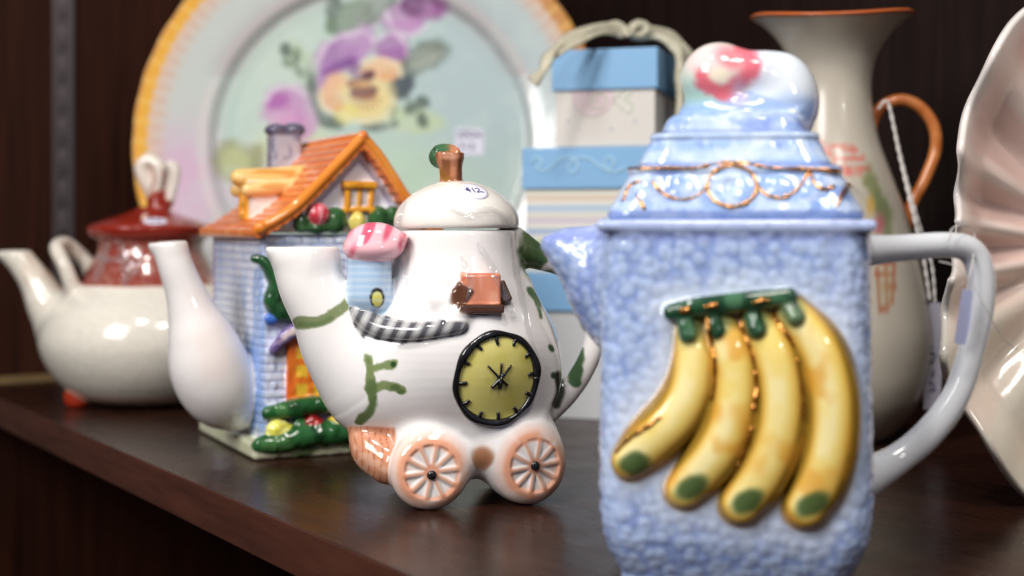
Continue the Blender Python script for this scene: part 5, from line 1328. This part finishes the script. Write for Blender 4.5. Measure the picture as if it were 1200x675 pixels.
# ================================================================ the cabinet
def wood(name, c1, c2, rough, sc=(1, 1, 1), wear=0, spec=.5, ang=0, rotx=0):
    m = bpy.data.materials.new(name); m.use_nodes = True; nt = m.node_tree; b = nt.nodes['Principled BSDF']
    tc = nt.nodes.new('ShaderNodeTexCoord'); mp = nt.nodes.new('ShaderNodeMapping'); nt.links.new(tc.outputs['Object'], mp.inputs[0])
    mp.inputs['Scale'].default_value = [100*x for x in sc]; 
    n = nt.nodes.new('ShaderNodeTexNoise'); n.inputs['Scale'].default_value = 1; n.inputs['Detail'].default_value = 8; n.inputs['Roughness'].default_value = .62; n.inputs['Distortion'].default_value = .6
    nt.links.new(mp.outputs[0], n.inputs['Vector'])
    r = nt.nodes.new('ShaderNodeValToRGB'); r.color_ramp.elements[0].position = .3; r.color_ramp.elements[1].position = .72
    r.color_ramp.elements[0].color = (*c1, 1); r.color_ramp.elements[1].color = (*c2, 1); nt.links.new(n.outputs[0], r.inputs[0])
    c = r.outputs[0]
    n2 = nt.nodes.new('ShaderNodeTexNoise'); n2.inputs['Scale'].default_value = 30; n2.inputs['Detail'].default_value = 6; nt.links.new(tc.outputs['Object'], n2.inputs['Vector'])
    mr = nt.nodes.new('ShaderNodeMapRange'); mr.inputs[3].default_value = rough-.1; mr.inputs[4].default_value = rough+.16; nt.links.new(n2.outputs[0], mr.inputs[0]); nt.links.new(mr.outputs[0], b.inputs['Roughness'])
    if wear:
        n3 = nt.nodes.new('ShaderNodeTexNoise'); n3.inputs['Scale'].default_value = 900; n3.inputs['Detail'].default_value = 3; nt.links.new(tc.outputs['Object'], n3.inputs['Vector'])
        m3 = nt.nodes.new('ShaderNodeMapRange'); m3.inputs[1].default_value = .68; m3.inputs[2].default_value = .8; m3.inputs[4].default_value = wear; nt.links.new(n3.outputs[0], m3.inputs[0])
        x = nt.nodes.new('ShaderNodeMix'); x.data_type = 'RGBA'; nt.links.new(m3.outputs[0], x.inputs[0]); nt.links.new(c, x.inputs[6]); x.inputs[7].default_value = (.16, .12, .09, 1); c = x.outputs[2]
    nt.links.new(c, b.inputs['Base Color']); b.inputs['Specular IOR Level'].default_value = spec
    bu = nt.nodes.new('ShaderNodeBump'); bu.inputs['Distance'].default_value = .0003; bu.inputs['Strength'].default_value = .6; nt.links.new(n.outputs[0], bu.inputs['Height']); nt.links.new(bu.outputs[0], b.inputs['Normal'])
    return m
# cabinet frame: x runs along the front edge towards the far left wall (-) and the near right (+), y runs inwards
E0 = V(-5.7, 54.0)
fc = Frame(E0[0], E0[1], 0, math.degrees(math.atan2(-.843, .539)))
WL, DP = -72.7, 52.0
M_shelf = wood('dark stained shelf', (.013, .0045, .003), (.04, .014, .008), .24, (.12, 1.6, 1.6), .6, .12)
M_edge = wood('stained shelf edge', (.04, .011, .006), (.09, .027, .014), .42, (.1, 1.2, 1.2), .8)
M_side = wood('reddish brown panel', (.014, .0038, .0022), (.046, .0135, .0065), .6, (1.2, 1.2, .05), 0, .1)
M_back = wood('dark brown back panel', (.008, .004, .0035), (.02, .010, .008), .5, (1.6, 1.6, .06), 0, .15)
M_raw = wood('pale unpainted wood', (.16, .10, .035), (.26, .17, .07), .6, (.2, 1, 1), 0)
def slab(name, lo, hi, mat, bev=.12, parent=None, kind='structure'):
    lo = np.array(lo, float); hi = np.array(hi, float)
    v, f = box_mesh((lo+hi)/2, (hi-lo)/2, bev)
    o = mesh(name, v, f, mat, parent)
    if parent is None:
        o.location = fc.o*S; o.rotation_euler = (0, 0, fc.a); o['kind'] = kind
    m = o.modifiers.new('n', 'WEIGHTED_NORMAL')
    return o
sh = slab('shelf', (WL+.02, 0, -2.1), (62, DP-.02, 0), M_shelf, .1)
sh['label'] = 'dark brown wooden shelf the teapots stand on'
sh.data.materials.append(M_edge)
for p in sh.data.polygons:
    if p.normal.y < -.7: p.material_index = 1
rw = slab('floor_strip', (WL+.03, .6, .004), (WL+4.6, DP-.1, .14), M_raw, .05, parent=sh)
rw.name = 'raw_wood_strip'
sd = slab('wall_left', (WL-2, -1.5, -60), (WL, DP+2, 75), M_side, .1)
bk = slab('wall_back', (WL+.01, DP, -60), (75, DP+1.5, 75), M_back, .1)
lw = slab('floor', (WL-2, -30, -62), (75, DP+2, -60.2), M_back, .1)
ls = slab('lower_shelf', (WL+.02, .5, -36), (62, DP-.02, -34), M_shelf, .1)
# slotted metal standard on the left wall
M_metal = glaze('grey metal', .45, col=rgb(92, 84, 86), metal=.5, coat=0, bump=.01, bscale=3)
def wallpt(px, py):   # on the plane x=WL of the cabinet frame
    return fc.pu(px, py, WL)
a = wallpt(61, 200); b = wallpt(86, 200)
st = Frame(*fc.toW(V(WL, (a[1]+b[1])/2, 0)), math.degrees(fc.a))
stand = thing('shelf_standard', 'grey metal slotted shelf standard screwed to the dark wooden side wall', 'shelf bracket', st)
hw = abs(b[1]-a[1])/2
v1 = [box_mesh((.18, -hw*.72, 38), (.18, hw*.28, 34), .03), box_mesh((.18, hw*.72, 38), (.18, hw*.28, 34), .03)]
z = 5
v1.append(box_mesh((.1, 0, 36), (.08, hw*.5, 35.5), .02))
while z < 71:
    v1.append(box_mesh((.16, 0, z), (.14, hw*.46, .9), .02)); z += 2.6
v, f = join(v1); mesh('slotted_rail', v, f, M_metal, stand)
for z in (12.4, 43, 66):
    v, f = box_mesh((.34, 0, z), (.05, .22, .22), .04); mesh('screw', v, f, M_metal, stand)
# ================================================================ camera, light, world
cam = bpy.data.cameras.new('camera'); co = bpy.data.objects.new('camera', cam); COL.objects.link(co)
co.location = (0, 0, H*S); co.rotation_euler = (math.pi/2, 0, 0)
cam.sensor_width = 36; cam.lens = F/1200*36; cam.shift_y = -(337.5-HY)/1200
cam.clip_start = .01; cam.clip_end = 20
cam.dof.use_dof = True; cam.dof.focus_distance = .625; cam.dof.aperture_fstop = 6.0
scene.camera = co
def area(name, loc, target, size, power, col, sy=None, shape='RECTANGLE'):
    l = bpy.data.lights.new(name, 'AREA'); l.shape = shape; l.size = size*S; l.size_y = (sy or size)*S; l.energy = power; l.color = col
    o = bpy.data.objects.new(name, l); COL.objects.link(o)
    loc = V(*loc)*S; t = V(*target)*S
    import mathutils
    o.location = loc; o.rotation_euler = mathutils.Vector(t-loc).to_track_quat('-Z', 'Y').to_euler()
    return o
area('shop_window_light', (-75, -20, 75), (-5, 75, 5), 45, 15, (1, .98, .96), 60)
area('ceiling_lamp', (25, 10, 95), (0, 70, 5), 22, 4, (1, .95, .88), 22)
area('ceiling_lamp', (-20, 20, 100), (-10, 85, 5), 10, 3.5, (1, .96, .9), 10)
area('ceiling_lamp', (60, -30, 60), (10, 60, 5), 8, 1.2, (1, .97, .94), 8)
w = bpy.data.worlds.new('World'); scene.world = w; w.use_nodes = True
nt = w.node_tree; bg = nt.nodes['Background']
tc = nt.nodes.new('ShaderNodeTexCoord'); sx = nt.nodes.new('ShaderNodeSeparateXYZ'); nt.links.new(tc.outputs['Generated'], sx.inputs[0])
rp = nt.nodes.new('ShaderNodeValToRGB'); nt.links.new(sx.outputs[2], rp.inputs[0])
mr_ = nt.nodes.new('ShaderNodeMapRange'); mr_.inputs[1].default_value = -1; nt.links.new(sx.outputs[2], mr_.inputs[0]); nt.links.new(mr_.outputs[0], rp.inputs[0])
e = rp.color_ramp.elements; e[0].position = .3; e[0].color = (.02, .016, .014, 1); e[1].position = .95; e[1].color = (.22, .22, .24, 1)
m_ = e.new(.55); m_.color = (.06, .06, .06, 1)
nt.links.new(rp.outputs[0], bg.inputs[0]); bg.inputs[1].default_value = 1.0
scene.view_settings.view_transform = 'Standard'; scene.view_settings.look = 'None'; scene.view_settings.exposure = 0; scene.view_settings.gamma = 1
scene.cycles.use_denoising = True
scene.cycles.max_bounces = 8; scene.cycles.transparent_max_bounces = 12
